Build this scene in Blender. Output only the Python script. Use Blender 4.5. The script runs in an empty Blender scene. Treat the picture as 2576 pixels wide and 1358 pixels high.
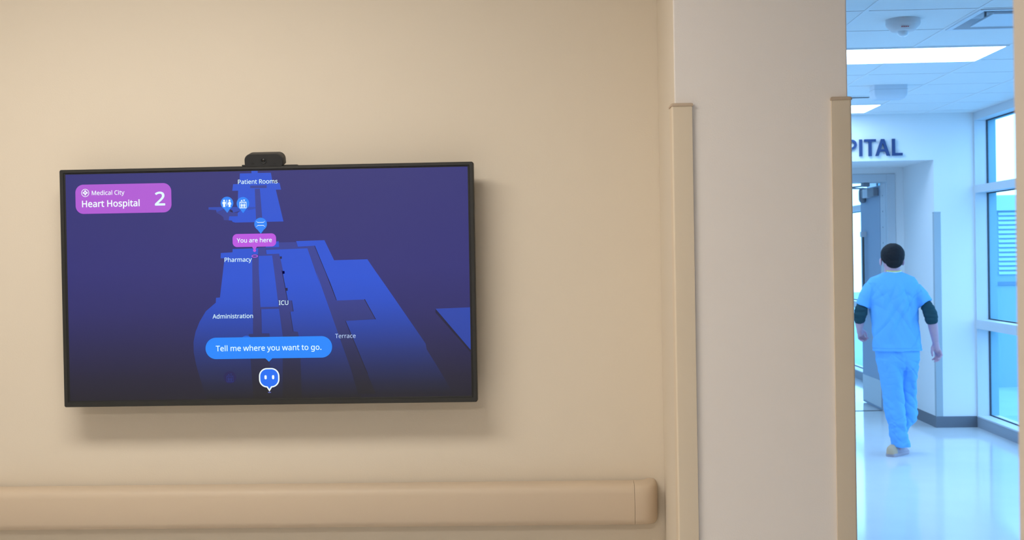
import bpy, bmesh, math, random
from mathutils import Vector, Matrix, noise

SC = bpy.context.scene
COL = SC.collection
PI = math.pi


def lin(r, g, b):
    """display colour 0..255 -> linear"""
    f = lambda c: c / 12.92 if c <= 0.04045 else ((c + 0.055) / 1.055) ** 2.4
    return (f(r / 255), f(g / 255), f(b / 255))


# ------------------------------------------------------------------ camera
EYE = 1.70
FOCAL_PX, YAW, PITCH, ROLL = 3027.65, 0.03753, 0.0110, -0.01743
cam_data = bpy.data.cameras.new('camera')
cam = bpy.data.objects.new('camera', cam_data)
COL.objects.link(cam)
fw = Vector((-math.sin(YAW) * math.cos(PITCH), math.cos(YAW) * math.cos(PITCH), -math.sin(PITCH)))
r0 = Vector((math.cos(YAW), math.sin(YAW), 0))
u0 = r0.cross(fw)
rt = r0 * math.cos(ROLL) + u0 * math.sin(ROLL)
up = u0 * math.cos(ROLL) - r0 * math.sin(ROLL)
cam.matrix_world = Matrix(((rt.x, up.x, -fw.x, 0), (rt.y, up.y, -fw.y, 0), (rt.z, up.z, -fw.z, EYE), (0, 0, 0, 1)))
cam_data.sensor_width = 36
cam_data.lens = 36 * FOCAL_PX / 2576
cam_data.clip_start = 0.02
cam_data.clip_end = 200
cam_data.dof.use_dof = True
cam_data.dof.focus_distance = 3.85
cam_data.dof.aperture_fstop = 9.0
SC.camera = cam

# ------------------------------------------------------------------ light, sky, exposure
SC.view_settings.view_transform = 'Standard'
SC.view_settings.look = 'None'
SC.view_settings.exposure = 0.0
SC.view_settings.gamma = 1.0
SC.view_settings.use_curve_mapping = False
SKY = (0.28, 0.58, 1.0)
SKY_STRENGTH = 4.6
COOL = (0.48, 0.71, 1.0)          # corridor panels
COOL_STRENGTH = 10.3
WARM = (1.0, 0.95, 0.88)          # panels of the near room
WARM_STRENGTH = 17.6
WARM_FILL = 31.0
world = bpy.data.worlds.new('overcast_sky')
SC.world = world
world.use_nodes = True
bgn = world.node_tree.nodes['Background']
bgn.inputs[0].default_value = (*SKY, 1)
bgn.inputs[1].default_value = SKY_STRENGTH


# ------------------------------------------------------------------ materials
def new_mat(name):
    m = bpy.data.materials.new(name)
    m.use_nodes = True
    nt = m.node_tree
    return m, nt, nt.nodes['Principled BSDF']


def paint(name, col, rough=0.6, spec=0.35, bump=None, mottle=0.0, mscale=3.0, metal=0.0, coat=0.0):
    m, nt, b = new_mat(name)
    b.inputs['Base Color'].default_value = (*col, 1)
    b.inputs['Roughness'].default_value = rough
    b.inputs['Specular IOR Level'].default_value = spec
    b.inputs['Metallic'].default_value = metal
    b.inputs['Coat Weight'].default_value = coat
    tc = nt.nodes.new('ShaderNodeTexCoord')
    if mottle:
        n = nt.nodes.new('ShaderNodeTexNoise')
        n.inputs['Scale'].default_value = mscale
        n.inputs['Detail'].default_value = 4
        nt.links.new(tc.outputs['Object'], n.inputs['Vector'])
        mx = nt.nodes.new('ShaderNodeMixRGB')
        mx.inputs[1].default_value = (*[c * (1 - mottle) for c in col], 1)
        mx.inputs[2].default_value = (*[min(1, c * (1 + mottle)) for c in col], 1)
        nt.links.new(n.outputs['Fac'], mx.inputs[0])
        nt.links.new(mx.outputs[0], b.inputs['Base Color'])
    if bump:
        n = nt.nodes.new('ShaderNodeTexNoise')
        n.inputs['Scale'].default_value = bump[0]
        n.inputs['Detail'].default_value = 3
        nt.links.new(tc.outputs['Object'], n.inputs['Vector'])
        bp = nt.nodes.new('ShaderNodeBump')
        bp.inputs['Strength'].default_value = bump[1]
        bp.inputs['Distance'].default_value = 0.002
        nt.links.new(n.outputs['Fac'], bp.inputs['Height'])
        nt.links.new(bp.outputs[0], b.inputs['Normal'])
    return m


def glow(name, col, strength):
    m, nt, b = new_mat(name)
    b.inputs['Base Color'].default_value = (0.8, 0.8, 0.8, 1)
    b.inputs['Emission Color'].default_value = (*col, 1)
    b.inputs['Emission Strength'].default_value = strength
    return m


SCREEN_BASE = (0.018, 0.0178, 0.0195)


def pixel(name, col, fade=None):
    """lit picture content of a display; fade = [(height on the screen in m, level)] of the map picture itself"""
    m, nt, b = new_mat(name)
    b.inputs['Base Color'].default_value = (*SCREEN_BASE, 1)
    b.inputs['Roughness'].default_value = 0.42
    b.inputs['Specular IOR Level'].default_value = 0.35
    b.inputs['Emission Color'].default_value = (*col, 1)
    b.inputs['Emission Strength'].default_value = 1.0
    if fade:
        tc = nt.nodes.new('ShaderNodeTexCoord')
        sp = nt.nodes.new('ShaderNodeSeparateXYZ')
        mr = nt.nodes.new('ShaderNodeMapRange')
        mr.inputs['From Min'].default_value = -0.37
        mr.inputs['From Max'].default_value = 0.37
        rp = nt.nodes.new('ShaderNodeValToRGB')
        el = rp.color_ramp.elements
        while len(el) > 1:
            el.remove(el[-1])
        for i, (z, v) in enumerate(fade):
            p = (z + 0.37) / 0.74
            e = el[0] if i == 0 else el.new(p)
            e.position = p
            e.color = (v, v, v, 1)
        nt.links.new(tc.outputs['Object'], sp.inputs[0])
        nt.links.new(sp.outputs['Z'], mr.inputs['Value'])
        nt.links.new(mr.outputs[0], rp.inputs[0])
        nt.links.new(rp.outputs[0], b.inputs['Emission Strength'])
    return m


def scr(r, g, b, k=0.035):
    return tuple(max(0.0, c - k) for c in lin(r, g, b))


M = {}
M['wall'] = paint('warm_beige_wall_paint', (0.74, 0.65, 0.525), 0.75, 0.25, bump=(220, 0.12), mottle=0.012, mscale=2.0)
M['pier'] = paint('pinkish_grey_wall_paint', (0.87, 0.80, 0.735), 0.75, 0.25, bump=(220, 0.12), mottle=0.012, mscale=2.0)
M['guard'] = paint('tan_vinyl', (0.73, 0.61, 0.455), 0.5, 0.35, bump=(500, 0.05))
M['guardcap'] = paint('tan_vinyl_cap', (0.56, 0.43, 0.31), 0.5, 0.35)
M['rail'] = paint('tan_handrail_vinyl', (0.60, 0.478, 0.35), 0.5, 0.35, bump=(600, 0.06), mottle=0.02, mscale=5)
M['gap'] = paint('dark_gap', (0.06, 0.05, 0.04), 0.9)
M['cream'] = paint('near_jamb_paint', (0.62, 0.54, 0.45), 0.7, 0.25)
M['ceil'] = paint('ceiling_tile', (0.80, 0.80, 0.79), 0.9, 0.2, bump=(120, 0.3), mottle=0.02, mscale=30)
M['tee'] = paint('ceiling_grid_white', (0.80, 0.80, 0.80), 0.6, 0.2)
M['white'] = paint('white_wall_paint', (0.80, 0.80, 0.80), 0.65, 0.3, bump=(220, 0.08))
M['floor'] = paint('polished_pale_floor', (0.80, 0.80, 0.80), 0.10, 0.5, mottle=0.04, mscale=4)
M['base'] = paint('dark_grey_baseboard', (0.16, 0.17, 0.20), 0.5)
M['alu'] = paint('pale_window_frame', (0.60, 0.64, 0.68), 0.45, 0.5)
M['gasket'] = paint('window_gasket', (0.05, 0.06, 0.08), 0.7)
M['door'] = paint('blue_grey_door', (0.34, 0.42, 0.54), 0.5, 0.4)
M['doorframe'] = paint('pale_door_frame', (0.56, 0.60, 0.64), 0.45, 0.4)
M['kick'] = paint('brushed_kick_plate', (0.62, 0.64, 0.66), 0.4, 0.5, metal=0.4)
M['closer'] = paint('grey_closer_metal', (0.22, 0.24, 0.28), 0.45, 0.5, metal=0.3)
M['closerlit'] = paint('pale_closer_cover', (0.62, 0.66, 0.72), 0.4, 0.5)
M['thin'] = paint('dark_rod', (0.10, 0.10, 0.09), 0.4)
M['brass'] = paint('pale_latch', (0.6, 0.62, 0.66), 0.4)
M['navy'] = paint('navy_sign_letter', (0.03, 0.06, 0.17), 0.5)
M['plastic'] = paint('off_white_plastic', (0.70, 0.66, 0.66), 0.45)
M['clear'] = paint('clear_dome_plastic', (0.80, 0.84, 0.88), 0.12, 0.6)
M['red'] = paint('red_marking', (0.5, 0.06, 0.08), 0.6)
M['vent'] = paint('vent_metal', (0.66, 0.70, 0.75), 0.4, 0.5)
M['dark'] = paint('dark_duct', (0.03, 0.03, 0.035), 0.8)
M['unit'] = paint('grey_box_plastic', (0.64, 0.68, 0.74), 0.5)
M['bezel'] = paint('black_satin_bezel', (0.021, 0.021, 0.020), 0.45, 0.40, bump=(900, 0.03))
M['bezel_in'] = paint('black_inner_lip', (0.012, 0.012, 0.012), 0.5)
M['tvback'] = paint('tv_back_plastic', (0.03, 0.03, 0.03), 0.6)
M['webcam'] = paint('webcam_charcoal', (0.026, 0.026, 0.027), 0.6, 0.3, bump=(900, 0.04))
M['webtop'] = paint('webcam_shell', (0.045, 0.043, 0.042), 0.6, 0.3)
M['lens'] = paint('lens_glass', (0.006, 0.006, 0.007), 0.25, 0.5)
M['skin'] = paint('skin', (0.56, 0.33, 0.38), 0.55, 0.35, mottle=0.05, mscale=20)
M['hair'] = paint('dark_hair', (0.018, 0.016, 0.018), 0.75, 0.15, bump=(160, 0.5))
M['scrub'] = paint('blue_scrub_cloth', (0.155, 0.43, 0.86), 0.85, 0.15, bump=(300, 0.15))
M['under'] = paint('dark_teal_knit', (0.02, 0.06, 0.075), 0.85, 0.15, bump=(250, 0.3))
M['collar'] = paint('white_collar', (0.8, 0.82, 0.80), 0.8)
M['lanyard'] = paint('yellow_lanyard', (0.80, 0.66, 0.08), 0.6)
M['tan'] = paint('tan_shoe', (0.64, 0.43, 0.28), 0.7)
M['sole'] = paint('grey_shoe_sole', (0.46, 0.38, 0.42), 0.7)
M['eye'] = paint('eye_white', (0.7, 0.7, 0.7), 0.2)
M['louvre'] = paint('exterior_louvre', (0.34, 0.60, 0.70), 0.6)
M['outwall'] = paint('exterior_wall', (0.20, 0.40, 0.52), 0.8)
M['guardfar'] = paint('grey_blue_guard', (0.40, 0.45, 0.48), 0.5)
M['sillboard'] = paint('blue_grey_sill_board', (0.33, 0.36, 0.41), 0.5)
M['ledgeshade'] = paint('dark_teal_ledge_shade', (0.09, 0.22, 0.34), 0.6)  # dark colour that paints in the shade of a ledge
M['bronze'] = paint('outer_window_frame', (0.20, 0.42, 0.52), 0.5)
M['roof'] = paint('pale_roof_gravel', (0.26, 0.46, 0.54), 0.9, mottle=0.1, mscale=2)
M['cool'] = glow('cool_light_panel', COOL, COOL_STRENGTH)
M['warm'] = glow('warm_light_panel', WARM, WARM_STRENGTH)
M['fill'] = glow('warm_light_panel_soft', WARM, WARM_FILL)

mg, nt, b = new_mat('window_glass')
for n in list(nt.nodes):
    if n.type != 'OUTPUT_MATERIAL':
        nt.nodes.remove(n)
out = [n for n in nt.nodes if n.type == 'OUTPUT_MATERIAL'][0]
tr = nt.nodes.new('ShaderNodeBsdfTransparent')
tr.inputs[0].default_value = (0.93, 0.97, 0.98, 1)
gl = nt.nodes.new('ShaderNodeBsdfGlossy')
gl.inputs['Roughness'].default_value = 0.02
mx = nt.nodes.new('ShaderNodeMixShader')
mx.inputs[0].default_value = 0.06
nt.links.new(tr.outputs[0], mx.inputs[1])
nt.links.new(gl.outputs[0], mx.inputs[2])
nt.links.new(mx.outputs[0], out.inputs[0])
M['glass'] = mg

MAPFADE = [(-0.37, 0.0), (-0.32, 0.06), (-0.27, 0.15), (-0.21, 0.30), (-0.13, 0.60), (-0.05, 0.88), (0.02, 1.0)]
BGFADE = [(-0.37, 0.06), (-0.30, 0.16), (-0.20, 0.42), (-0.08, 0.78), (0.05, 1.0)]
M['bg'] = pixel('map_background_indigo', scr(65, 66, 125, 0.040), BGFADE)
M['hi'] = pixel('map_blue', scr(56, 92, 212), MAPFADE)
M['mid'] = pixel('map_mid_blue', scr(58, 84, 184), [(-0.37, 0.0), (-0.2, 0.75), (-0.05, 0.9), (0.05, 1.0)])
M['lo'] = pixel('map_corridor_blue', scr(66, 76, 152), MAPFADE)
M['dk'] = pixel('map_edge_navy', scr(44, 46, 84), [(-0.37, 0.0), (-0.2, 0.4), (0.0, 1.0)])
M['text'] = pixel('caption_white', lin(222, 250, 255))
M['banner'] = pixel('banner_magenta', scr(180, 98, 214))
M['here'] = pixel('marker_magenta', scr(190, 94, 226))
M['pill'] = pixel('bubble_blue', scr(40, 140, 255))
M['pin'] = pixel('pin_blue', scr(58, 138, 250))
M['pindim'] = pixel('pin_dim', scr(50, 105, 215))
M['ghost'] = pixel('faded_icon_blue', scr(43, 47, 93))
M['ghostline'] = pixel('faded_icon_line', scr(54, 64, 124))
M['icon'] = pixel('icon_white', lin(238, 252, 255))
M['face'] = pixel('face_blue', scr(22, 118, 246))
M['shadow'] = pixel('pin_foot_blue', scr(110, 120, 200))


# ------------------------------------------------------------------ mesh helpers
class MB:
    def __init__(self):
        self.v, self.f = [], []

    def add(self, vs, fs):
        o = len(self.v)
        self.v += [tuple(p) for p in vs]
        self.f += [tuple(i + o for i in f) for f in fs]
        return self

    def box(self, x0, x1, y0, y1, z0, z1):
        vs = [(x, y, z) for z in (z0, z1) for y in (y0, y1) for x in (x0, x1)]
        return self.add(vs, [(0, 2, 3, 1), (4, 5, 7, 6), (0, 1, 5, 4), (2, 6, 7, 3), (0, 4, 6, 2), (1, 3, 7, 5)])

    def loft(self, rings, cap=True, closed=True):
        n = len(rings[0])
        vs = [p for r in rings for p in r]
        fs = []
        for i in range(len(rings) - 1):
            for j in range(n if closed else n - 1):
                k = (j + 1) % n
                fs.append((i * n + j, i * n + k, (i + 1) * n + k, (i + 1) * n + j))
        if cap:
            fs.append(tuple(range(n))[::-1])
            fs.append(tuple((len(rings) - 1) * n + j for j in range(n)))
        return self.add(vs, fs)

    def tube(self, pts, rad, n=16, caps=True, flat=1.0):
        """a tapering limb with rounded ends"""
        pts = [Vector(p) for p in pts]
        if not hasattr(rad, '__len__'):
            rad = [rad] * len(pts)
        P, R = [], []
        d0 = (pts[1] - pts[0]).normalized()
        d1 = (pts[-1] - pts[-2]).normalized()
        if caps:
            for a in (80, 55, 28):
                P.append(pts[0] - d0 * rad[0] * math.sin(math.radians(a)))
                R.append(rad[0] * math.cos(math.radians(a)))
        P += pts
        R += list(rad)
        if caps:
            for a in (28, 55, 80):
                P.append(pts[-1] + d1 * rad[-1] * math.sin(math.radians(a)))
                R.append(rad[-1] * math.cos(math.radians(a)))
        ref = Vector((1, 0, 0)) if abs(d0.x) < 0.8 else Vector((0, 1, 0))
        u = None
        rings = []
        for i, p in enumerate(P):
            a = P[max(0, i - 1)]
            b = P[min(len(P) - 1, i + 1)]
            t = (b - a).normalized()
            if u is None:
                u = (ref - t * ref.dot(t)).normalized()
            else:
                u = (u - t * u.dot(t)).normalized()
            w = t.cross(u)
            rings.append([p + (u * math.cos(2 * PI * k / n) + w * math.sin(2 * PI * k / n) * flat) * R[i] for k in range(n)])
        return self.loft(rings)

    def ell(self, c, r, n=24, m=14, rot=None):
        c = Vector(c)
        rings = []
        for i in range(1, m):
            a = PI * i / m
            ring = []
            for k in range(n):
                q = Vector((r[0] * math.sin(a) * math.cos(2 * PI * k / n), r[1] * math.sin(a) * math.sin(2 * PI * k / n), -r[2] * math.cos(a)))
                if rot:
                    q = rot @ q
                ring.append(c + q)
            rings.append(ring)
        return self.loft(rings)

    def revolve(self, prof, c=(0, 0, 0), n=40):
        return self.loft([[(c[0] + r * math.cos(2 * PI * k / n), c[1] + r * math.sin(2 * PI * k / n), c[2] + z) for k in range(n)] for r, z in prof])

    def prism(self, pts, a0, a1, axis='y'):
        def P(p, a):
            return {'y': (p[0], a, p[1]), 'z': (p[0], p[1], a), 'x': (a, p[0], p[1])}[axis]
        return self.loft([[P(p, a0) for p in pts], [P(p, a1) for p in pts]])

    def mesh(self, name, bevel=0, segs=2, remesh=0, smooth_it=0):
        me = bpy.data.meshes.new(name)
        me.from_pydata(self.v, [], self.f)
        bm = bmesh.new()
        bm.from_mesh(me)
        bmesh.ops.recalc_face_normals(bm, faces=bm.faces)
        if bevel:
            es = [e for e in bm.edges if len(e.link_faces) == 2 and e.calc_face_angle() > 0.6]
            bmesh.ops.bevel(bm, geom=es, offset=bevel, segments=segs, profile=0.5, affect='EDGES', clamp_overlap=True)
        bm.to_mesh(me)
        bm.free()
        if remesh:
            o = bpy.data.objects.new('tmp', me)
            COL.objects.link(o)
            md = o.modifiers.new('r', 'REMESH')
            md.mode = 'VOXEL'
            md.voxel_size = remesh
            if smooth_it:
                s = o.modifiers.new('s', 'SMOOTH')
                s.iterations = smooth_it
                s.factor = 0.5
            dg = bpy.context.evaluated_depsgraph_get()
            dg.update()
            m2 = bpy.data.meshes.new_from_object(o.evaluated_get(dg))
            m2.name = name
            bpy.data.objects.remove(o)
            bpy.data.meshes.remove(me)
            me = m2
        return me


def obj(name, mb, mat, parent=None, smooth=None, loc=(0, 0, 0), **kw):
    me = mb.mesh(name, **kw) if isinstance(mb, MB) else mb
    me.materials.clear()
    me.materials.append(mat)
    if smooth is not None:
        for p in me.polygons:
            p.use_smooth = True
        if smooth < 180:
            me.set_sharp_from_angle(angle=math.radians(smooth))
    o = bpy.data.objects.new(name, me)
    COL.objects.link(o)
    o.location = loc
    if parent:
        o.parent = parent
    return o


def tag(o, label=None, cat=None, group=None, kind=None):
    for k, v in (('label', label), ('category', cat), ('group', group), ('kind', kind)):
        if v:
            o[k] = v
    return o


def thing(name, loc, label, cat, group=None):
    o = bpy.data.objects.new(name, None)
    o.empty_display_size = 0.1
    COL.objects.link(o)
    o.location = loc
    return tag(o, label, cat, group)


def struct(name, mb, mat, parent=None, **kw):
    o = obj(name, mb, mat, parent, **kw)
    if parent is None:
        o['kind'] = 'structure'
    return o


def rrect(w, h, r, n=8, c=(0, 0)):
    """rounded rectangle, anticlockwise"""
    pts = []
    for (sx, sy, a0) in ((1, 1, 0), (-1, 1, 90), (-1, -1, 180), (1, -1, 270)):
        for k in range(n + 1):
            a = math.radians(a0 + 90 * k / n)
            pts.append((c[0] + sx * (w / 2 - r) + r * math.cos(a), c[1] + sy * (h / 2 - r) + r * math.sin(a)))
    return pts


def disc(c, r, n=40, ry=None):
    return [(c[0] + r * math.cos(2 * PI * k / n), c[1] + (ry or r) * math.sin(2 * PI * k / n)) for k in range(n)]


# ------------------------------------------------------------------ dimensions
WALL_Y = 3.9257            # face of the wall with the display
PX0, PX1, PY = 0.3367, 0.8201, 3.4045      # square pier at the end of that wall
CEIL = 2.988
WIN_X = 3.974              # inner plane of the window wall
END_Y = 11.607             # end wall of the corridor, with the lettering
SOFFIT = 2.552
REC_X, REC_Y = 3.595, 12.607               # recess of the far doorway

# ------------------------------------------------------------------ the setting
struct('floor', MB().box(-3.7, WIN_X + 0.2, -3.1, 21, -0.1, 0), M['floor'])
# ceiling slab with the opening of the air diffuser
HX0, HX1, HY0, HY1 = 2.325, 2.885, 6.615, 7.165
c = MB()
c.box(-3.7, HX0, -3.1, 21, 2.994, 3.25)
c.box(HX1, WIN_X + 0.2, -3.1, 21, 2.994, 3.25)
c.box(HX0, HX1, -3.1, HY0, 2.994, 3.25)
c.box(HX0, HX1, HY1, 21, 2.994, 3.25)
ceiling = struct('ceiling', c, M['ceil'])
g = MB()
for k in range(-2, 3):
    x = 2.30 + 0.61 * k
    g.box(x - 0.012, x + 0.012, 1.17, END_Y, 2.9905, 2.994)
for k in range(-9, 9):
    y = 6.59 + 0.598 * k
    g.box(PX1 + 0.001, WIN_X, y - 0.012, y + 0.012, 2.991, 2.994)
obj('ceiling_grid', g, M['tee'], ceiling)

struct('wall_back', MB().box(-3.7, PX1, WALL_Y, 4.06, 0, 2.994), M['wall'])
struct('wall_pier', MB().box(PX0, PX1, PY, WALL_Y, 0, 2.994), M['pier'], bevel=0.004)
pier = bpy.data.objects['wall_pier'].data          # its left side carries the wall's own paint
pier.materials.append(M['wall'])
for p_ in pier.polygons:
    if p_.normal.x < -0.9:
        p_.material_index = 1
struct('wall_left', MB().box(-3.7, -3.6, -3.1, WALL_Y, 0, 2.994), M['wall'])
struct('wall_rear', MB().box(-3.6, WIN_X, -3.1, -3.0, 0, 2.994), M['wall'])
struct('wall_right', MB().box(0.4365, WIN_X, 1.05, 1.17, 0, 2.994), M['cream'], bevel=0.008)
struct('wall_side', MB().box(WIN_X, WIN_X + 0.2, -3.0, 5.60, 0, 2.994), M['white'])
struct('wall_corridor', MB().box(0.70, PX1, 4.06, 20.9, 0, 2.994), M['white'])
w = MB()
w.box(PX1, REC_X, END_Y, REC_Y, SOFFIT, 2.994)
w.box(REC_X, WIN_X + 0.12, END_Y, REC_Y + 0.24, 0, 2.994)
w.box(3.508, REC_X, REC_Y, REC_Y + 0.24, 0, SOFFIT)
w.box(PX1, 3.508, REC_Y, REC_Y + 0.24, 2.489, SOFFIT)
w.box(PX1, 1.60, REC_Y, REC_Y + 0.24, 0, 2.489)
struct('wall_end', w, M['white'])
struct('wall_far', MB().box(PX1, WIN_X + 0.2, 20.9, 21, 0, 2.994), M['white'])
bb = MB()
bb.box(REC_X - 0.008, WIN_X, END_Y - 0.008, END_Y, 0, 0.106)
bb.box(REC_X - 0.008, REC_X, END_Y, REC_Y, 0, 0.106)
struct('baseboard_end', bb, M['base'])
struct('trim_1', MB().box(1.60, 3.41, 12.87, 12.895, 0, 0.004), M['thin'])      # floor strip under the far door


# windows of the corridor
def window(n, y0, y1, bays):
    root = bpy.data.objects.new('window_%d' % n, None)
    COL.objects.link(root)
    root.location = (WIN_X, (y0 + y1) / 2, 0)
    root['kind'] = 'structure'
    oy = (y0 + y1) / 2
    X0, XG, X1 = 0.0, 0.118, 0.20
    f, fo = MB(), MB()
    f.box(X0, XG, y0 - oy, y1 - oy, 2.918, 2.994)
    fo.box(XG, X1, y0 - oy, y1 - oy, 2.918, 2.994)
    for z0, z1 in ((2.229, 2.301), (0.940, 1.026)):
        f.box(X0, XG, y0 - oy, y1 - oy, z0, z1)
        fo.box(XG, X1, y0 - oy, y1 - oy, z0, z1)
    step = (y1 - y0) / bays
    for k in range(bays + 1):
        y = y0 + step * k - oy
        f.box(X0 + 0.001, XG, max(y - 0.025, y0 - oy), min(y + 0.025, y1 - oy), 0.11, 2.95)
        fo.box(XG, X1 - 0.001, max(y - 0.025, y0 - oy), min(y + 0.025, y1 - oy), 0.11, 2.95)
    obj('frame', f, M['alu'], root)
    obj('outer_frame', fo, M['bronze'], root)
    obj('sill_board', MB().box(X0, X1, y0 - oy, y1 - oy, 0, 0.100), M['sillboard'], root)
    obj('sill', MB().box(X0 - 0.004, X1, y0 - oy, y1 - oy, 0.100, 0.113), M['alu'], root)
    gk = MB()
    for z0, z1 in ((0.111, 0.940), (1.026, 2.229), (2.301, 2.918)):
        for k in range(bays):
            a = y0 + step * k - oy + 0.025
            b = y0 + step * (k + 1) - oy - 0.025
            for q in (a, b - 0.007):
                gk.box(XG - 0.008, XG + 0.008, q, q + 0.007, z0, z1)
            for q in (z0, z1 - 0.010):
                gk.box(XG - 0.008, XG + 0.008, a, b, q, q + 0.010)
    obj('gasket', gk, M['gasket'], root)
    for z0, z1 in ((0.111, 0.940), (1.026, 2.229), (2.301, 2.918)):
        for k in range(bays):
            a = y0 + step * k - oy + 0.026
            b = y0 + step * (k + 1) - oy - 0.026
            obj('pane', MB().box(XG - 0.004, XG + 0.004, a, b, z0 + 0.001, z1 - 0.001), M['glass'], root)
    return root


window(1, 5.60, END_Y, 4)
window(2, REC_Y + 0.24, 20.9, 3)

# far doorway: frame, leaf folded back, closer
door = bpy.data.objects.new('door_1', None)
COL.objects.link(door)
door.location = (2.5, REC_Y, 0)
door['kind'] = 'structure'
DX, DY = -2.5, -REC_Y
LX = 3.415            # face of the open leaf
f = MB()
f.box(3.422 + DX, 3.508 + DX, -0.012, 0.252, 0, 2.489)
f.box(1.60 + DX, 3.422 + DX, -0.012, 0.252, 2.409, 2.489)
f.box(1.60 + DX, 1.686 + DX, -0.012, 0.252, 0, 2.409)
obj('door_frame', f, M['doorframe'], door, bevel=0.003)
lf = MB().box(LX + DX, LX + 0.045 + DX, 12.856 + DY, 13.655 + DY, 0.010, 2.385)
leaf = obj('door_leaf', lf, M['door'], door, bevel=0.002)
obj('kick_plate', MB().box(LX - 0.003 + DX, LX + DX, 12.89 + DY, 13.650 + DY, 0.030, 0.317), M['kick'], leaf)
rodm = MB().tube([(LX - 0.03 + DX, 13.44 + DY, 0.98), (LX - 0.03 + DX, 13.44 + DY, 1.86)], 0.011, n=10)
obj('latch_rod', rodm, M['thin'], leaf, smooth=60)
obj('latch_case', MB().box(LX - 0.055 + DX, LX + DX, 13.40 + DY, 13.48 + DY, 1.85, 1.91), M['brass'], leaf, bevel=0.006)
hs = MB()
for k in range(14):
    z = 0.12 + 0.165 * k
    hs.box(3.4200 + DX, 3.4225 + DX, 0.135, 0.155, z, z + 0.014)
hinge = obj('hinge_strip', MB().box(3.4185 + DX, 3.4225 + DX, 0.045, 0.240, 0.03, 2.395), M['brass'], door)
obj('hinge_screws', hs.__class__().add([(v[0] - 0.003, v[1], v[2]) for v in hs.v], hs.f), M['closer'], hinge)
cb = MB().box(LX - 0.058 + DX, LX + DX, 12.89 + DY, 13.46 + DY, 2.275, 2.365)
closer = obj('closer_body', cb, M['closer'], leaf, bevel=0.008)
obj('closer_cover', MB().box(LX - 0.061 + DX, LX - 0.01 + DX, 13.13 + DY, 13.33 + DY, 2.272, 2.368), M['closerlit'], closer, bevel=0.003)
cy = MB().tube([(LX - 0.030 + DX, 13.44 + DY, 2.265), (LX - 0.030 + DX, 13.44 + DY, 2.355)], 0.042, n=20)
obj('closer_drum', cy, M['closer'], closer, smooth=50)
arm = MB().tube([(LX - 0.03 + DX, 13.22 + DY, 2.372), (LX - 0.25 + DX, 13.10 + DY, 2.372), (LX - 0.29 + DX, 12.98 + DY, 2.374), (LX - 0.165 + DX, 12.80 + DY, 2.380)], 0.008, n=8)
obj('closer_arm', arm, M['closer'], closer, smooth=60)
obj('head_bracket', MB().box(LX - 0.20 + DX, LX - 0.13 + DX, 0.13, 0.23, 2.370, 2.409), M['closer'], door, bevel=0.006)

# outside, seen through the windows
struct('terrace_roof', MB().box(WIN_X + 0.2, 40, -8, 60, -0.55, -0.35), M['roof'])
ext = thing('louvered_building', (9.5, 18, -0.35), 'pale building with a louvred band outside the tall corridor window', 'building')
obj('wall', MB().box(-3.2, 8, 0.0, 4, 0, 2.60), M['outwall'], ext)
obj('parapet_cap', MB().box(-3.24, 8, -0.06, 4, 2.60, 2.83), M['louvre'], ext, bevel=0.01)
for k in range(14):
    z = 1.665 + k * 0.067
    sl = MB().prism([(-0.030, z), (-0.022, z + 0.038), (0.0, z + 0.046), (0.0, z)], -3.0, 8, axis='x')
    obj('louvre_slat', sl, M['louvre'], ext)
obj('ledge_shade_strip', MB().box(-3.1, 8, -0.02, 0.0, 1.505, 1.555), M['ledgeshade'], ext)  # dark strip stands for the shade of a ledge below the louvres

# ------------------------------------------------------------------ the wall display
CX, CZ, FY = -0.9276, 1.6245, 3.8156
TVW, TVH = 1.334, 0.764
TVC = (-0.9276, 1.6222)
BZ = TVC[1] - TVH / 2
tv = thing('wall_television', (TVC[0], WALL_Y, BZ),
           'large wall-mounted touch display in a thin black frame showing a blue hospital floor map', 'television')
ly = lambda y: y - WALL_Y
W2 = TVH / 2


def ring_xz(w, h, r, y, dz=0.0):
    return [(p[0], y, p[1] + W2 + dz) for p in rrect(w, h, r, 6)]


bz = MB()
dzi = (CZ - TVC[1])
bz.loft([ring_xz(TVW, TVH, 0.006, ly(FY) + 0.036), ring_xz(TVW, TVH, 0.006, ly(FY) + 0.0025),
         ring_xz(TVW - 0.004, TVH - 0.004, 0.005, ly(FY)),
         ring_xz(1.310, 0.740, 0.002, ly(FY), dzi), ring_xz(1.303, 0.735, 0.001, ly(FY) + 0.0045, dzi)], cap=False)
obj('bezel', bz, M['bezel'], tv, smooth=30)
lip = MB()
lip.loft([ring_xz(1.3045, 0.7365, 0.001, ly(FY) + 0.0036, dzi), ring_xz(1.297, 0.729, 0.001, ly(FY) + 0.0044, dzi)], cap=False)
obj('inner_lip', lip, M['bezel_in'], tv)
hb = MB()
hb.loft([ring_xz(TVW - 0.004, TVH - 0.004, 0.006, ly(FY) + 0.034), ring_xz(TVW - 0.03, TVH - 0.03, 0.01, ly(FY) + 0.045),
         ring_xz(TVW - 0.25, TVH - 0.22, 0.03, ly(FY) + 0.068)])
obj('back_housing', hb, M['tvback'], tv, smooth=30)
br = MB()
br.box(-0.30, 0.30, ly(FY) + 0.068, -0.012, 0.20, 0.26)
br.box(-0.30, 0.30, ly(FY) + 0.068, -0.012, 0.50, 0.56)
br.box(-0.34, 0.34, -0.012, 0, 0.17, 0.60)
obj('wall_bracket', br, M['tvback'], tv, bevel=0.003)
screen = obj('screen', MB().box(-0.6520, 0.6520, 0, 0.012, -0.3680, 0.3680), M['bg'], tv, loc=(CX - TVC[0], ly(FY) + 0.0047, CZ - BZ))


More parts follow.
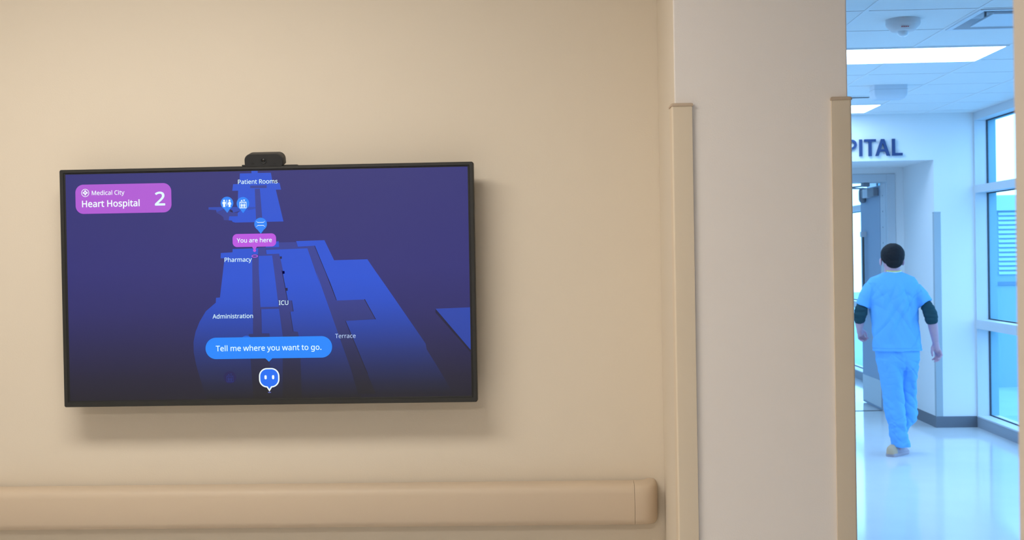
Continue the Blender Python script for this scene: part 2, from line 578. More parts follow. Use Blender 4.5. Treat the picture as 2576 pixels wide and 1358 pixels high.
# picture on the display: flat, in the plane of the screen; millimetres from its centre
def shape(name, loops, layer, mat, parent=None, label=None, bold=0.0):
    """filled outline(s); inner loops cut holes"""
    if loops and not hasattr(loops[0][0], '__len__'):
        loops = [loops]
    cu = bpy.data.curves.new(name, 'CURVE')
    cu.dimensions = '2D'
    cu.fill_mode = 'BOTH'
    for lp in loops:
        s = cu.splines.new('POLY')
        s.points.add(len(lp) - 1)
        for p, q in zip(s.points, lp):
            p.co = (q[0] / 1000, q[1] / 1000, 0, 1)
        s.use_cyclic_u = True
    t = bpy.data.objects.new('tmp', cu)
    COL.objects.link(t)
    dg = bpy.context.evaluated_depsgraph_get()
    me = bpy.data.meshes.new_from_object(t.evaluated_get(dg))
    bpy.data.objects.remove(t)
    bpy.data.curves.remove(cu)
    me.name = name
    if bold:                                        # heavier weight: the same outline laid down around itself
        bm = bmesh.new()
        for k in range(9):
            n0 = len(bm.verts)
            bm.from_mesh(me)
            bm.verts.ensure_lookup_table()
            a = k * PI / 4
            for v in bm.verts[n0:]:
                if k:
                    v.co += Vector((math.cos(a), math.sin(a), 0)) * bold / 1000
                v.co.z += k * 0.000004
        bm.to_mesh(me)
        bm.free()
    me.transform(Matrix.Translation((0, -0.00015 * layer, 0)) @ Matrix.Rotation(PI / 2, 4, 'X'))
    o = obj(name, me, mat, parent or screen)
    if label:
        o['label'] = label
    return o


MAP = [
    ('ward', 'hi', [(-44.8,367.3),(-24.2,366.9),(-24.3,357.6),(18.1,357.4),(23.7,325.0),(45.4,324.6),(50.1,302.9),(33.1,303.0),(55.7,201.1),(-99.2,200.3),(-109.0,203.0),(-110.4,207.0),(-121.1,208.0),(-119.2,220.6),(-92.2,220.7),(-91.4,231.9),(-72.8,243.9),(-90.8,262.7),(-88.6,302.0),(-107.6,302.1),(-104.3,323.3),(-84.8,323.5),(-81.8,357.1),(-44.4,357.2)]),
    ('wardcor', 'lo', [(-34.7,307.1),(-18.3,307.3),(-11.9,201.8),(-32.5,202.1)]),
    ('wardlob', 'lo', [(-49.2,317.5),(4.0,318.1),(3.6,309.2),(-49.4,309.6)]),
    ('arm', 'mid', [(-185.2,251.1),(-135.0,250.9),(-33.0,249.0),(-33.1,244.2),(-57.3,239.1),(-58.6,243.0),(-106.5,232.2),(-108.3,239.2),(-118.1,246.4),(-135.2,243.4),(-159.5,235.1),(-161.3,241.6),(-185.4,243.5)]),
    ('armlo', 'lo', [(-160.9,235.1),(-135.2,242.5),(-109.7,237.8),(-106.5,232.2),(-91.4,231.9),(-91.7,220.6),(-119.2,220.6),(-121.1,208.0),(-136.4,208.8),(-138.5,218.7),(-146.9,225.9),(-159.5,232.6)]),
    ('armdk', 'dk', [(-116.8,239.4),(-108.3,239.8),(-106.5,232.2),(-116.0,235.7)]),
    ('west', 'hi', [(-109.9,115.7),(-27.7,117.0),(-28.1,97.4),(-47.4,97.7),(-46.8,46.4),(-49.5,-156.9),(-51.3,-376.8),(-200.4,-374.9),(-217.5,-318.7),(-228.4,-282.4),(-236.1,-252.7),(-242.9,-213.1),(-242.9,-180.3),(-235.6,-147.5),(-221.6,-114.9),(-201.0,-82.3),(-168.0,-54.9),(-167.0,-39.5),(-154.4,-38.7),(-136.9,86.6),(-149.7,86.9),(-148.5,103.7),(-111.0,105.3)]),
    ('cor1', 'lo', [(-47.4,97.7),(-28.1,97.4),(-26.2,93.1),(-27.0,46.0),(-23.7,-72.0),(-21.1,-155.7),(3.4,-156.0),(4.2,-164.2),(1.7,-377.5),(-51.3,-376.8),(-63.5,-163.2),(-63.4,-157.3),(-49.5,-156.9)]),
    ('core', 'hi', [(-27.1,92.3),(17.1,92.9),(22.6,45.2),(34.8,-71.3),(-23.7,-71.3),(-27.0,46.0)]),
    ('core2', 'hi', [(-21.5,-78.6),(35.7,-77.9),(46.2,-164.9),(42.0,-378.0),(1.7,-377.5),(4.2,-164.2),(3.4,-156.0),(-21.1,-155.7)]),
    ('cor2', 'lo', [(17.1,92.9),(-27.1,92.3),(-27.7,118.4),(-3.6,119.4),(-2.6,97.5),(39.0,98.2),(43.5,83.5),(51.9,38.5),(48.0,44.8),(64.3,-50.5),(77.4,-52.3),(81.7,-86.8),(71.8,-88.3),(80.4,-150.6),(95.3,-152.5),(101.2,-185.3),(104.0,-378.8),(42.0,-378.0),(46.2,-164.9),(35.7,-77.9),(22.6,45.2)]),
    ('cor2b', 'lo', [(-23.7,-71.3),(34.8,-71.3),(35.7,-77.9),(-21.5,-78.6)]),
    ('blk', 'hi', [(-3.6,119.4),(40.3,120.0),(39.2,138.3),(29.8,137.0),(-1.5,123.6)]),
    ('band', 'lo', [(39.1,134.1),(95.7,134.5),(100.7,119.0),(153.4,121.7),(131.6,114.0),(-2.4,111.0),(-3.6,119.4),(40.3,120.0)]),
    ('east', 'hi', [(-2.4,111.0),(130.9,114.3),(171.1,-8.2),(156.1,42.9),(214.6,-115.0),(251.7,-236.7),(301.6,-381.4),(104.0,-378.8),(101.2,-185.3),(95.3,-152.5),(80.4,-150.6),(71.8,-88.3),(81.7,-86.8),(77.4,-52.3),(64.3,-50.5),(48.0,44.8),(51.9,38.5),(43.5,83.5),(39.0,98.2),(-1.2,97.5)]),
    ('cor3', 'lo', [(130.9,114.3),(153.4,121.7),(205.3,-8.8),(185.2,42.4),(220.8,-54.7),(311.8,-52.6),(345.6,-116.3),(248.1,-120.1),(318.0,-293.4),(341.8,-354.2),(284.8,-353.4),(264.7,-278.5),(156.6,42.9),(171.1,-8.2)]),
    ('far', 'hi', [(95.3,137.5),(186.4,138.9),(216.2,74.3),(323.1,75.5),(380.3,-11.7),(347.4,39.7),(504.9,-196.7),(507.5,-214.5),(546.1,-278.9),(590.8,-357.4),(341.8,-354.2),(318.0,-293.4),(248.1,-120.1),(345.6,-116.3),(311.8,-52.6),(220.8,-54.7),(185.2,42.4),(205.3,-8.8),(153.4,121.7),(100.6,119.5)]),
    ('tri', 'mid', [(538.2,-85.7),(651.0,-82.9),(651.0,-221.9)]),
    ('tridk', 'dk', [(538.2,-85.7),(651.0,-221.9),(650.9,-230.0),(538.0,-98.1)]),
    ('e1', 'dk', [(153.4,121.7),(155.6,121.6),(206.8,-8.8),(188.0,42.4),(222.3,-53.3),(220.8,-54.7),(185.2,42.4),(205.3,-8.8)]),
    ('e2', 'dk', [(310.4,-52.6),(312.6,-51.2),(347.0,-116.4),(344.9,-116.7)]),
    ('e3', 'dk', [(248.1,-120.1),(250.3,-120.2),(318.1,-290.6),(315.9,-290.6)]),
    ('e4', 'dk', [(46.7,44.8),(49.0,44.8),(64.9,-50.5),(62.9,-50.4)]),
    ('e5', 'dk', [(76.8,-52.3),(78.1,-51.3),(82.7,-86.8),(80.7,-87.4)]),
    ('e6', 'dk', [(70.8,-88.2),(72.4,-88.3),(81.1,-150.6),(79.4,-151.3)]),
    ('n0', 'dk', [(48.6,42.5),(55.5,42.8),(55.7,33.8),(49.3,33.1)]),
    ('n1', 'dk', [(58.1,-11.7),(65.0,-11.4),(65.2,-20.3),(58.8,-21.1)]),
    ('n2', 'dk', [(42.2,89.4),(48.1,89.7),(48.3,82.0),(42.8,81.4)]),
    ('n3', 'dk', [(50.3,42.1),(56.2,42.4),(56.4,34.7),(50.9,34.1)]),
]
for n, kind, pts in MAP:
    nm = {'hi': 'map_building', 'mid': 'map_building', 'lo': 'map_passage', 'dk': 'map_edge'}[kind]
    shape(nm, pts, {'hi': 1, 'mid': 2, 'lo': 3, 'dk': 4}[kind], M[kind])

# letter outlines: 1000 units to the em, loops split by ';'
OUTLINES = {
    'Patient Rooms': '229,573 326,562 393,528 431,475 444,404 441,370 433,336 417,306 395,278 364,255 324,238 275,227 216,223 150,223 150,0 78,0 78,573;223,511 150,511 150,285 208,285 258,288 298,296 330,311 352,334 365,363 370,401 361,449 334,484 289,504;716,437 784,428 832,403 861,358 870,293 870,0 819,0 805,61 802,61 783,40 764,22 743,9 719,-1 691,-6 658,-8 621,-5 588,6 561,23 540,48 526,80 522,119 535,176 573,219 637,245 728,257 801,259 801,285 795,330 778,359 750,375 712,380 679,378 648,370 591,347 569,400 600,414 636,426 675,434;737,208 669,200 626,182 603,155 595,119 601,87 617,66 642,53 674,49 724,56 764,79 791,117 800,172 800,210;1147,50 1180,53 1207,59 1207,5 1175,-4 1135,-8 1102,-5 1073,4 1047,20 1026,44 1013,79 1009,125 1009,375 948,375 948,409 1010,437 1038,528 1079,528 1079,430 1204,430 1204,375 1079,375 1079,127 1084,93 1098,69 1120,54;1363,430 1363,0 1293,0 1293,430;1329,591 1344,588 1357,580 1367,566 1370,546 1367,526 1357,512 1344,504 1329,501 1313,504 1299,512 1290,526 1287,546 1290,566 1299,580 1313,588;1666,438 1717,432 1761,414 1796,385 1822,346 1838,299 1843,244 1843,201 1549,201 1559,137 1586,90 1629,62 1686,52 1724,54 1758,60 1790,69 1824,82 1824,20 1791,8 1759,-1 1724,-6 1682,-8 1625,-2 1575,17 1533,48 1502,91 1482,146 1476,212 1481,277 1499,333 1528,378 1566,411 1612,431;1665,380 1620,372 1585,348 1562,309 1550,257 1769,257 1766,292 1758,322 1744,346 1724,364 1698,376;2159,438 2226,429 2275,401 2305,352 2314,280 2314,0 2245,0 2245,275 2239,321 2221,353 2191,372 2148,379 2088,368 2050,338 2029,289 2022,223 2022,0 1952,0 1952,430 2009,430 2019,371 2023,371 2039,392 2059,409 2081,422 2106,431 2132,436;2591,50 2624,53 2651,59 2651,5 2619,-4 2579,-8 2547,-5 2517,4 2491,20 2471,44 2457,79 2453,125 2453,375 2392,375 2392,409 2454,437 2482,528 2524,528 2524,430 2648,430 2648,375 2524,375 2524,127 2528,93 2543,69 2564,54;3113,573 3178,568 3231,555 3271,532 3299,500 3316,460 3322,410 3317,368 3305,334 3286,306 3262,285 3235,269 3207,257 3364,0 3280,0 3141,237 3027,237 3027,0 2955,0 2955,573;3109,510 3027,510 3027,298 3113,298 3173,304 3215,325 3239,359 3247,407 3243,440 3232,467 3213,486 3187,500 3152,507;3818,216 3814,165 3804,121 3787,82 3764,51 3735,25 3700,7 3661,-4 3617,-8 3577,-4 3539,7 3505,25 3476,51 3453,82 3435,121 3424,165 3420,216 3426,282 3444,336 3474,380 3513,412 3562,431 3620,438 3675,431 3723,412 3763,380 3793,336 3812,282;3493,216 3496,169 3506,128 3523,95 3548,71 3580,56 3619,51 3659,56 3690,71 3715,95 3732,128 3742,169 3745,216 3742,263 3731,303 3714,335 3690,359 3658,374 3618,379 3562,368 3523,335 3501,284;4303,216 4300,165 4289,121 4272,82 4249,51 4220,25 4186,7 4146,-4 4103,-8 4062,-4 4024,7 3990,25 3962,51 3938,82 3920,121 3909,165 3905,216 3911,282 3929,336 3959,380 3998,412 4048,431 4105,438 4160,431 4208,412 4248,380 4278,336 4297,282;3978,216 3982,169 3992,128 4009,95 4033,71 4065,56 4104,51 4144,56 4176,71 4200,95 4217,128 4227,169 4230,216 4227,263 4217,303 4199,335 4175,359 4143,374 4103,379 4047,368 4008,335 3986,284;4886,438 4950,429 4995,401 5022,352 5031,280 5031,0 4962,0 4962,277 4956,321 4940,353 4913,372 4874,379 4820,369 4785,342 4765,298 4758,237 4758,0 4688,0 4688,277 4686,308 4678,333 4666,353 4650,367 4628,376 4600,379 4561,374 4532,360 4510,338 4496,308 4488,269 4485,223 4485,0 4415,0 4415,430 4472,430 4482,371 4486,371 4501,392 4519,409 4540,422 4563,431 4587,436 4613,438 4658,433 4696,420 4724,398 4744,366 4748,366 4774,398 4807,420 4846,433;5444,119 5439,80 5423,49 5398,24 5364,6 5322,-4 5273,-8 5231,-6 5195,-1 5165,8 5138,19 5138,83 5166,71 5200,60 5237,52 5274,49 5321,53 5352,66 5370,86 5376,112 5367,141 5355,154 5336,167 5308,180 5270,196 5232,212 5199,228 5173,245 5153,266 5141,292 5137,324 5148,372 5182,408 5233,430 5298,438 5336,436 5372,430 5405,421 5435,409 5411,353 5354,372 5324,378 5294,380 5255,377 5227,366 5210,350 5204,328 5207,312 5215,298 5229,286 5250,274 5315,246 5353,231 5385,215 5410,197 5429,176 5440,150',
    'Pharmacy': '229,573 326,562 393,528 431,475 444,404 441,370 433,336 417,306 395,278 364,255 324,238 275,227 216,223 150,223 150,0 78,0 78,573;223,511 150,511 150,285 208,285 258,288 298,296 330,311 352,334 365,363 370,401 361,449 334,484 289,504;624,431 623,399 620,370 625,370 640,391 659,407 681,420 706,429 732,435 759,437 806,433 846,421 876,400 898,370 911,330 916,280 916,0 846,0 846,275 840,321 823,353 793,372 750,379 707,374 674,360 651,338 636,308 627,269 624,222 624,0 553,0 553,609 624,609;1212,437 1280,428 1328,403 1356,358 1366,293 1366,0 1314,0 1301,61 1298,61 1279,40 1259,22 1238,9 1215,-1 1187,-6 1153,-8 1117,-5 1084,6 1056,23 1035,48 1022,80 1018,119 1030,176 1068,219 1132,245 1224,257 1297,259 1297,285 1291,330 1273,359 1245,375 1208,380 1175,378 1144,370 1087,347 1065,400 1096,414 1132,426 1171,434;1233,208 1165,200 1121,182 1098,155 1091,119 1096,87 1113,66 1138,53 1169,49 1219,56 1260,79 1287,117 1296,172 1296,210;1699,438 1725,437 1750,433 1741,368 1718,372 1694,374 1670,371 1647,363 1626,351 1607,334 1591,313 1579,289 1572,261 1569,229 1569,0 1499,0 1499,430 1557,430 1565,351 1568,351 1583,374 1601,395 1621,413 1645,426 1671,435;2302,438 2365,429 2411,401 2438,352 2447,280 2447,0 2377,0 2377,277 2372,321 2356,353 2328,372 2289,379 2236,369 2200,342 2180,298 2173,237 2173,0 2103,0 2103,277 2101,308 2094,333 2082,353 2065,367 2043,376 2015,379 1977,374 1947,360 1926,338 1911,308 1903,269 1901,223 1901,0 1830,0 1830,430 1887,430 1897,371 1901,371 1916,392 1935,409 1955,422 1978,431 2003,436 2028,438 2074,433 2111,420 2140,398 2160,366 2164,366 2189,398 2223,420 2261,433;2743,437 2811,428 2859,403 2887,358 2897,293 2897,0 2845,0 2832,61 2828,61 2810,40 2790,22 2769,9 2745,-1 2717,-6 2684,-8 2647,-5 2615,6 2587,23 2566,48 2553,80 2549,119 2561,176 2599,219 2663,245 2755,257 2828,259 2828,285 2822,330 2804,359 2776,375 2739,380 2706,378 2674,370 2617,347 2596,400 2627,414 2662,426 2702,434;2763,208 2696,200 2652,182 2629,155 2621,119 2627,87 2644,66 2669,53 2700,49 2750,56 2791,79 2818,117 2827,172 2827,210;3202,-8 3148,-2 3101,15 3061,45 3031,87 3012,143 3006,213 3012,284 3032,342 3063,385 3104,415 3152,432 3207,438 3239,436 3270,431 3298,424 3320,415 3298,356 3253,370 3205,376 3166,371 3134,358 3109,335 3092,303 3082,263 3079,213 3082,166 3092,126 3109,94 3133,71 3164,58 3201,53 3234,55 3263,60 3313,78 3313,15 3290,5 3265,-2 3236,-7;3347,430 3423,430 3516,185 3530,144 3543,105 3552,68 3555,68 3570,121 3592,186 3679,430 3755,430 3570,-59 3554,-97 3534,-130 3512,-156 3485,-176 3452,-188 3414,-192 3380,-190 3355,-186 3355,-130 3377,-133 3403,-135 3426,-132 3445,-126 3462,-114 3476,-99 3498,-59 3520,-2',
    'You are here': '227,291 376,573 454,573 263,222 263,0 191,0 191,219 0,573 79,573;896,216 892,165 882,121 865,82 842,51 813,25 778,7 739,-4 695,-8 654,-4 617,7 583,25 554,51 531,82 513,121 502,165 498,216 504,282 522,336 551,380 591,412 640,431 698,438 753,431 801,412 840,380 870,336 889,282;571,216 574,169 584,128 601,95 626,71 657,56 697,51 736,56 768,71 793,95 810,128 819,169 823,216 819,263 809,303 792,335 768,359 736,374 696,379 639,368 601,335 578,284;1366,430 1366,0 1309,0 1298,57 1295,57 1279,36 1260,20 1237,8 1213,-1 1186,-6 1159,-8 1112,-4 1073,8 1042,29 1020,59 1007,99 1002,148 1002,430 1074,430 1074,153 1080,108 1097,76 1127,57 1169,51 1212,55 1245,69 1269,91 1284,121 1293,160 1296,206 1296,430;1874,437 1942,428 1990,403 2019,358 2028,293 2028,0 1977,0 1963,61 1960,61 1941,40 1922,22 1901,9 1877,-1 1849,-6 1816,-8 1779,-5 1746,6 1719,23 1698,48 1684,80 1680,119 1693,176 1731,219 1795,245 1886,257 1959,259 1959,285 1953,330 1936,359 1908,375 1870,380 1837,378 1806,370 1749,347 1727,400 1758,414 1794,426 1833,434;1895,208 1827,200 1784,182 1761,155 1753,119 1759,87 1775,66 1800,53 1832,49 1882,56 1922,79 1949,117 1958,172 1958,210;2362,438 2388,437 2412,433 2403,368 2381,372 2357,374 2333,371 2310,363 2288,351 2269,334 2254,313 2242,289 2234,261 2232,229 2232,0 2161,0 2161,430 2219,430 2227,351 2230,351 2245,374 2263,395 2284,413 2307,426 2333,435;2658,438 2710,432 2753,414 2788,385 2814,346 2830,299 2836,244 2836,201 2541,201 2551,137 2579,90 2621,62 2678,52 2717,54 2751,60 2783,69 2816,82 2816,20 2784,8 2751,-1 2716,-6 2675,-8 2618,-2 2567,17 2526,48 2494,91 2475,146 2468,212 2474,277 2492,333 2520,378 2559,411 2605,431;2658,380 2612,372 2578,348 2554,309 2543,257 2762,257 2759,292 2751,322 2736,346 2717,364 2690,376;3224,431 3223,399 3220,370 3225,370 3240,391 3259,407 3281,420 3306,429 3332,435 3358,437 3406,433 3445,421 3476,400 3498,370 3511,330 3516,280 3516,0 3446,0 3446,275 3440,321 3423,353 3393,372 3350,379 3307,374 3274,360 3251,338 3235,308 3227,269 3224,222 3224,0 3153,0 3153,609 3224,609;3815,438 3866,432 3910,414 3945,385 3971,346 3987,299 3992,244 3992,201 3698,201 3708,137 3735,90 3778,62 3835,52 3873,54 3907,60 3940,69 3973,82 3973,20 3940,8 3908,-1 3873,-6 3832,-8 3774,-2 3724,17 3682,48 3651,91 3631,146 3625,212 3631,277 3648,333 3677,378 3715,411 3761,431;3814,380 3769,372 3734,348 3711,309 3699,257 3918,257 3915,292 3907,322 3893,346 3873,364 3847,376;4302,438 4328,437 4352,433 4343,368 4320,372 4297,374 4272,371 4249,363 4228,351 4209,334 4194,313 4182,289 4174,261 4172,229 4172,0 4101,0 4101,430 4159,430 4167,351 4170,351 4185,374 4203,395 4224,413 4247,426 4273,435;4598,438 4650,432 4693,414 4728,385 4754,346 4770,299 4775,244 4775,201 4481,201 4491,137 4518,90 4561,62 4618,52 4657,54 4691,60 4723,69 4756,82 4756,20 4724,8 4691,-1 4656,-6 4615,-8 4558,-2 4507,17 4466,48 4434,91 4415,146 4408,212 4414,277 4432,333 4460,378 4498,411 4545,431;4597,380 4552,372 4518,348 4494,309 4483,257 4702,257 4699,292 4690,322 4676,346 4656,364 4630,376',
    'Medical City': '330,0 142,502 139,502 142,461 144,407 144,347 144,0 78,0 78,573 184,573 361,103 364,103 544,573 650,573 650,0 578,0 578,352 579,408 581,460 584,501 581,501 390,0;962,438 1013,432 1057,414 1092,385 1117,346 1133,299 1139,244 1139,201 844,201 855,137 882,90 925,62 982,52 1020,54 1054,60 1086,69 1119,82 1119,20 1087,8 1055,-1 1019,-6 978,-8 921,-2 870,17 829,48 798,91 778,146 771,212 777,277 795,333 824,378 862,411 908,431;961,380 915,372 881,348 858,309 846,257 1065,257 1062,292 1054,322 1040,346 1020,364 993,376;1400,-8 1328,6 1272,48 1236,117 1224,214 1236,311 1272,381 1329,424 1401,438 1432,436 1460,429 1483,420 1503,407 1534,374 1539,374 1536,405 1534,438 1534,609 1605,609 1605,0 1548,0 1537,58 1534,58 1503,24 1483,11 1459,1 1432,-6;1411,51 1469,60 1507,88 1528,135 1535,200 1535,213 1528,284 1508,336 1471,369 1411,379 1361,368 1325,334 1304,281 1297,213 1304,144 1325,93 1361,61;1812,430 1812,0 1741,0 1741,430;1777,591 1792,588 1806,580 1815,566 1818,546 1815,526 1806,512 1792,504 1777,501 1761,504 1747,512 1738,526 1735,546 1738,566 1747,580 1761,588;2120,-8 2066,-2 2019,15 1979,45 1949,87 1930,143 1924,213 1930,284 1950,342 1981,385 2022,415 2070,432 2125,438 2157,436 2188,431 2216,424 2238,415 2217,356 2172,370 2123,376 2084,371 2052,358 2028,335 2010,303 2000,263 1997,213 2000,166 2010,126 2027,94 2051,71 2082,58 2119,53 2153,55 2182,60 2231,78 2231,15 2208,5 2183,-2 2154,-7;2496,437 2564,428 2612,403 2640,358 2650,293 2650,0 2598,0 2585,61 2581,61 2563,40 2543,22 2522,9 2498,-1 2470,-6 2437,-8 2400,-5 2368,6 2340,23 2319,48 2306,80 2302,119 2314,176 2352,219 2416,245 2508,257 2581,259 2581,285 2575,330 2557,359 2529,375 2492,380 2459,378 2427,370 2370,347 2349,400 2380,414 2415,426 2455,434;2516,208 2449,200 2405,182 2382,155 2374,119 2380,87 2397,66 2422,53 2453,49 2503,56 2544,79 2571,117 2580,172 2580,210;2853,0 2783,0 2783,609 2853,609;3453,517 3410,513 3370,502 3336,482 3308,456 3285,423 3269,383 3258,337 3255,286 3261,220 3277,164 3305,117 3343,83 3392,62 3452,55 3489,57 3524,62 3589,78 3589,15 3557,5 3523,-2 3486,-7 3442,-8 3362,1 3296,28 3245,72 3208,131 3186,203 3179,287 3183,349 3197,406 3219,456 3250,499 3289,534 3336,559 3391,575 3454,581 3497,578 3539,572 3578,561 3612,547 3583,486 3524,508 3490,515;3775,430 3775,0 3705,0 3705,430;3741,591 3756,588 3769,580 3779,566 3782,546 3779,526 3769,512 3756,504 3741,501 3725,504 3711,512 3702,526 3699,546 3702,566 3711,580 3725,588;4055,50 4088,53 4115,59 4115,5 4083,-4 4043,-8 4011,-5 3981,4 3955,20 3935,44 3922,79 3917,125 3917,375 3856,375 3856,409 3918,437 3946,528 3988,528 3988,430 4112,430 4112,375 3988,375 3988,127 3993,93 4007,69 4028,54;4134,430 4209,430 4302,185 4317,144 4330,105 4338,68 4342,68 4357,121 4379,186 4466,430 4542,430 4357,-59 4340,-97 4321,-130 4299,-156 4271,-176 4239,-188 4200,-192 4167,-190 4142,-186 4142,-130 4163,-133 4189,-135 4212,-132 4232,-126 4249,-114 4263,-99 4285,-59 4307,-2',
    'Heart Hospital': '516,0 443,0 443,267 150,267 150,0 78,0 78,573 150,573 150,330 443,330 443,573 516,573;828,438 880,432 923,414 959,385 984,346 1000,299 1006,244 1006,201 711,201 721,137 749,90 791,62 848,52 887,54 921,60 953,69 986,82 986,20 954,8 921,-1 886,-6 845,-8 788,-2 737,17 696,48 664,91 645,146 638,212 644,277 662,333 690,378 729,411 775,431;828,380 782,372 748,348 724,309 713,257 932,257 929,292 921,322 906,346 887,364 860,376;1277,437 1346,428 1394,403 1422,358 1431,293 1431,0 1380,0 1366,61 1363,61 1345,40 1325,22 1304,9 1280,-1 1252,-6 1219,-8 1182,-5 1150,6 1122,23 1101,48 1088,80 1083,119 1096,176 1134,219 1198,245 1289,257 1362,259 1362,285 1357,330 1339,359 1311,375 1273,380 1241,378 1209,370 1152,347 1131,400 1161,414 1197,426 1237,434;1298,208 1230,200 1187,182 1164,155 1156,119 1162,87 1178,66 1204,53 1235,49 1285,56 1326,79 1353,117 1362,172 1362,210;1765,438 1791,437 1816,433 1807,368 1784,372 1760,374 1736,371 1713,363 1692,351 1673,334 1657,313 1645,289 1638,261 1635,229 1635,0 1565,0 1565,430 1622,430 1630,351 1634,351 1649,374 1666,395 1687,413 1711,426 1737,435;2039,50 2072,53 2099,59 2099,5 2067,-4 2027,-8 1995,-5 1965,4 1939,20 1919,44 1906,79 1901,125 1901,375 1840,375 1840,409 1902,437 1930,528 1972,528 1972,430 2096,430 2096,375 1972,375 1972,127 1977,93 1991,69 2012,54;2841,0 2769,0 2769,267 2476,267 2476,0 2403,0 2403,573 2476,573 2476,330 2769,330 2769,573 2841,573;3362,216 3358,165 3348,121 3331,82 3308,51 3279,25 3244,7 3205,-4 3161,-8 3120,-4 3083,7 3049,25 3020,51 2996,82 2979,121 2968,165 2964,216 2970,282 2988,336 3017,380 3057,412 3106,431 3164,438 3219,431 3267,412 3306,380 3336,336 3355,282;3037,216 3040,169 3050,128 3067,95 3091,71 3123,56 3163,51 3202,56 3234,71 3259,95 3275,128 3285,169 3289,216 3285,263 3275,303 3258,335 3234,359 3202,374 3162,379 3105,368 3067,335 3044,284;3753,119 3748,80 3732,49 3707,24 3673,6 3631,-4 3581,-8 3540,-6 3504,-1 3473,8 3447,19 3447,83 3475,71 3509,60 3546,52 3583,49 3629,53 3661,66 3679,86 3685,112 3676,141 3664,154 3644,167 3617,180 3579,196 3540,212 3508,228 3481,245 3462,266 3450,292 3446,324 3457,372 3490,408 3542,430 3607,438 3645,436 3680,430 3713,421 3744,409 3720,353 3663,372 3633,378 3602,380 3564,377 3536,366 3519,350 3513,328 3516,312 3524,298 3538,286 3559,274 3624,246 3662,231 3694,215 3719,197 3738,176 3749,150;4062,438 4133,424 4190,383 4226,313 4238,216 4233,148 4216,93 4190,49 4154,17 4111,-2 4061,-8 4030,-6 4002,1 3979,11 3959,24 3928,55 3923,55 3926,20 3928,-16 3928,-192 3857,-192 3857,430 3915,430 3925,371 3928,371 3959,405 3979,419 4002,429 4030,436;4049,379 4010,374 3979,362 3956,342 3941,313 3931,275 3928,229 3928,216 3931,167 3939,126 3954,93 3977,70 4009,55 4051,51 4086,56 4115,72 4137,98 4153,131 4162,171 4165,217 4158,283 4137,334 4101,367;4421,430 4421,0 4350,0 4350,430;4387,591 4402,588 4415,580 4424,566 4427,546 4424,526 4415,512 4402,504 4387,501 4370,504 4357,512 4348,526 4345,546 4348,566 4357,580 4370,588;4701,50 4734,53 4761,59 4761,5 4729,-4 4689,-8 4656,-5 4627,4 4601,20 4581,44 4567,79 4563,125 4563,375 4502,375 4502,409 4564,437 4592,528 4634,528 4634,430 4758,430 4758,375 4634,375 4634,127 4638,93 4652,69 4674,54;5010,437 5078,428 5126,403 5154,358 5164,293 5164,0 5112,0 5099,61 5095,61 5077,40 5057,22 5036,9 5012,-1 4984,-6 4951,-8 4914,-5 4882,6 4854,23 4833,48 4820,80 4816,119 4828,176 4866,219 4930,245 5022,257 5095,259 5095,285 5089,330 5071,359 5043,375 5006,380 4973,378 4941,370 4885,347 4863,400 4894,414 4929,426 4969,434;5030,208 4963,200 4919,182 4896,155 4889,119 4894,87 4911,66 4936,53 4967,49 5017,56 5058,79 5085,117 5094,172 5094,210;5367,0 5297,0 5297,609 5367,609',
    '2': '417,0 38,0 38,59 188,210 228,251 261,287 287,320 306,353 318,387 322,424 315,466 294,496 261,514 221,520 181,517 147,506 115,489 83,466 45,513 68,531 94,548 122,561 153,572 186,578 221,581 270,576 313,562 347,540 372,510 388,472 394,428 389,385 375,344 353,305 324,267 288,227 247,185 128,67 128,64 417,64',
    'ICU': '239,0 32,0 32,42 99,57 99,515 32,531 32,573 239,573 239,531 172,515 172,57 239,42;595,517 552,513 512,502 478,482 450,456 427,423 411,383 400,337 397,286 402,220 419,164 446,117 485,83 534,62 594,55 631,57 666,62 731,78 731,15 699,5 665,-2 628,-7 584,-8 504,1 438,28 387,72 350,131 328,203 321,287 325,349 339,406 361,456 392,499 431,534 478,559 533,575 596,581 639,578 681,572 720,561 754,547 725,486 666,508 632,515;1292,202 1286,146 1268,95 1237,52 1194,20 1138,-1 1069,-8 975,7 907,50 865,118 851,204 851,573 923,573 923,201 932,139 960,93 1007,64 1073,55 1120,59 1158,73 1186,96 1205,126 1217,161 1221,202 1221,573 1292,573',
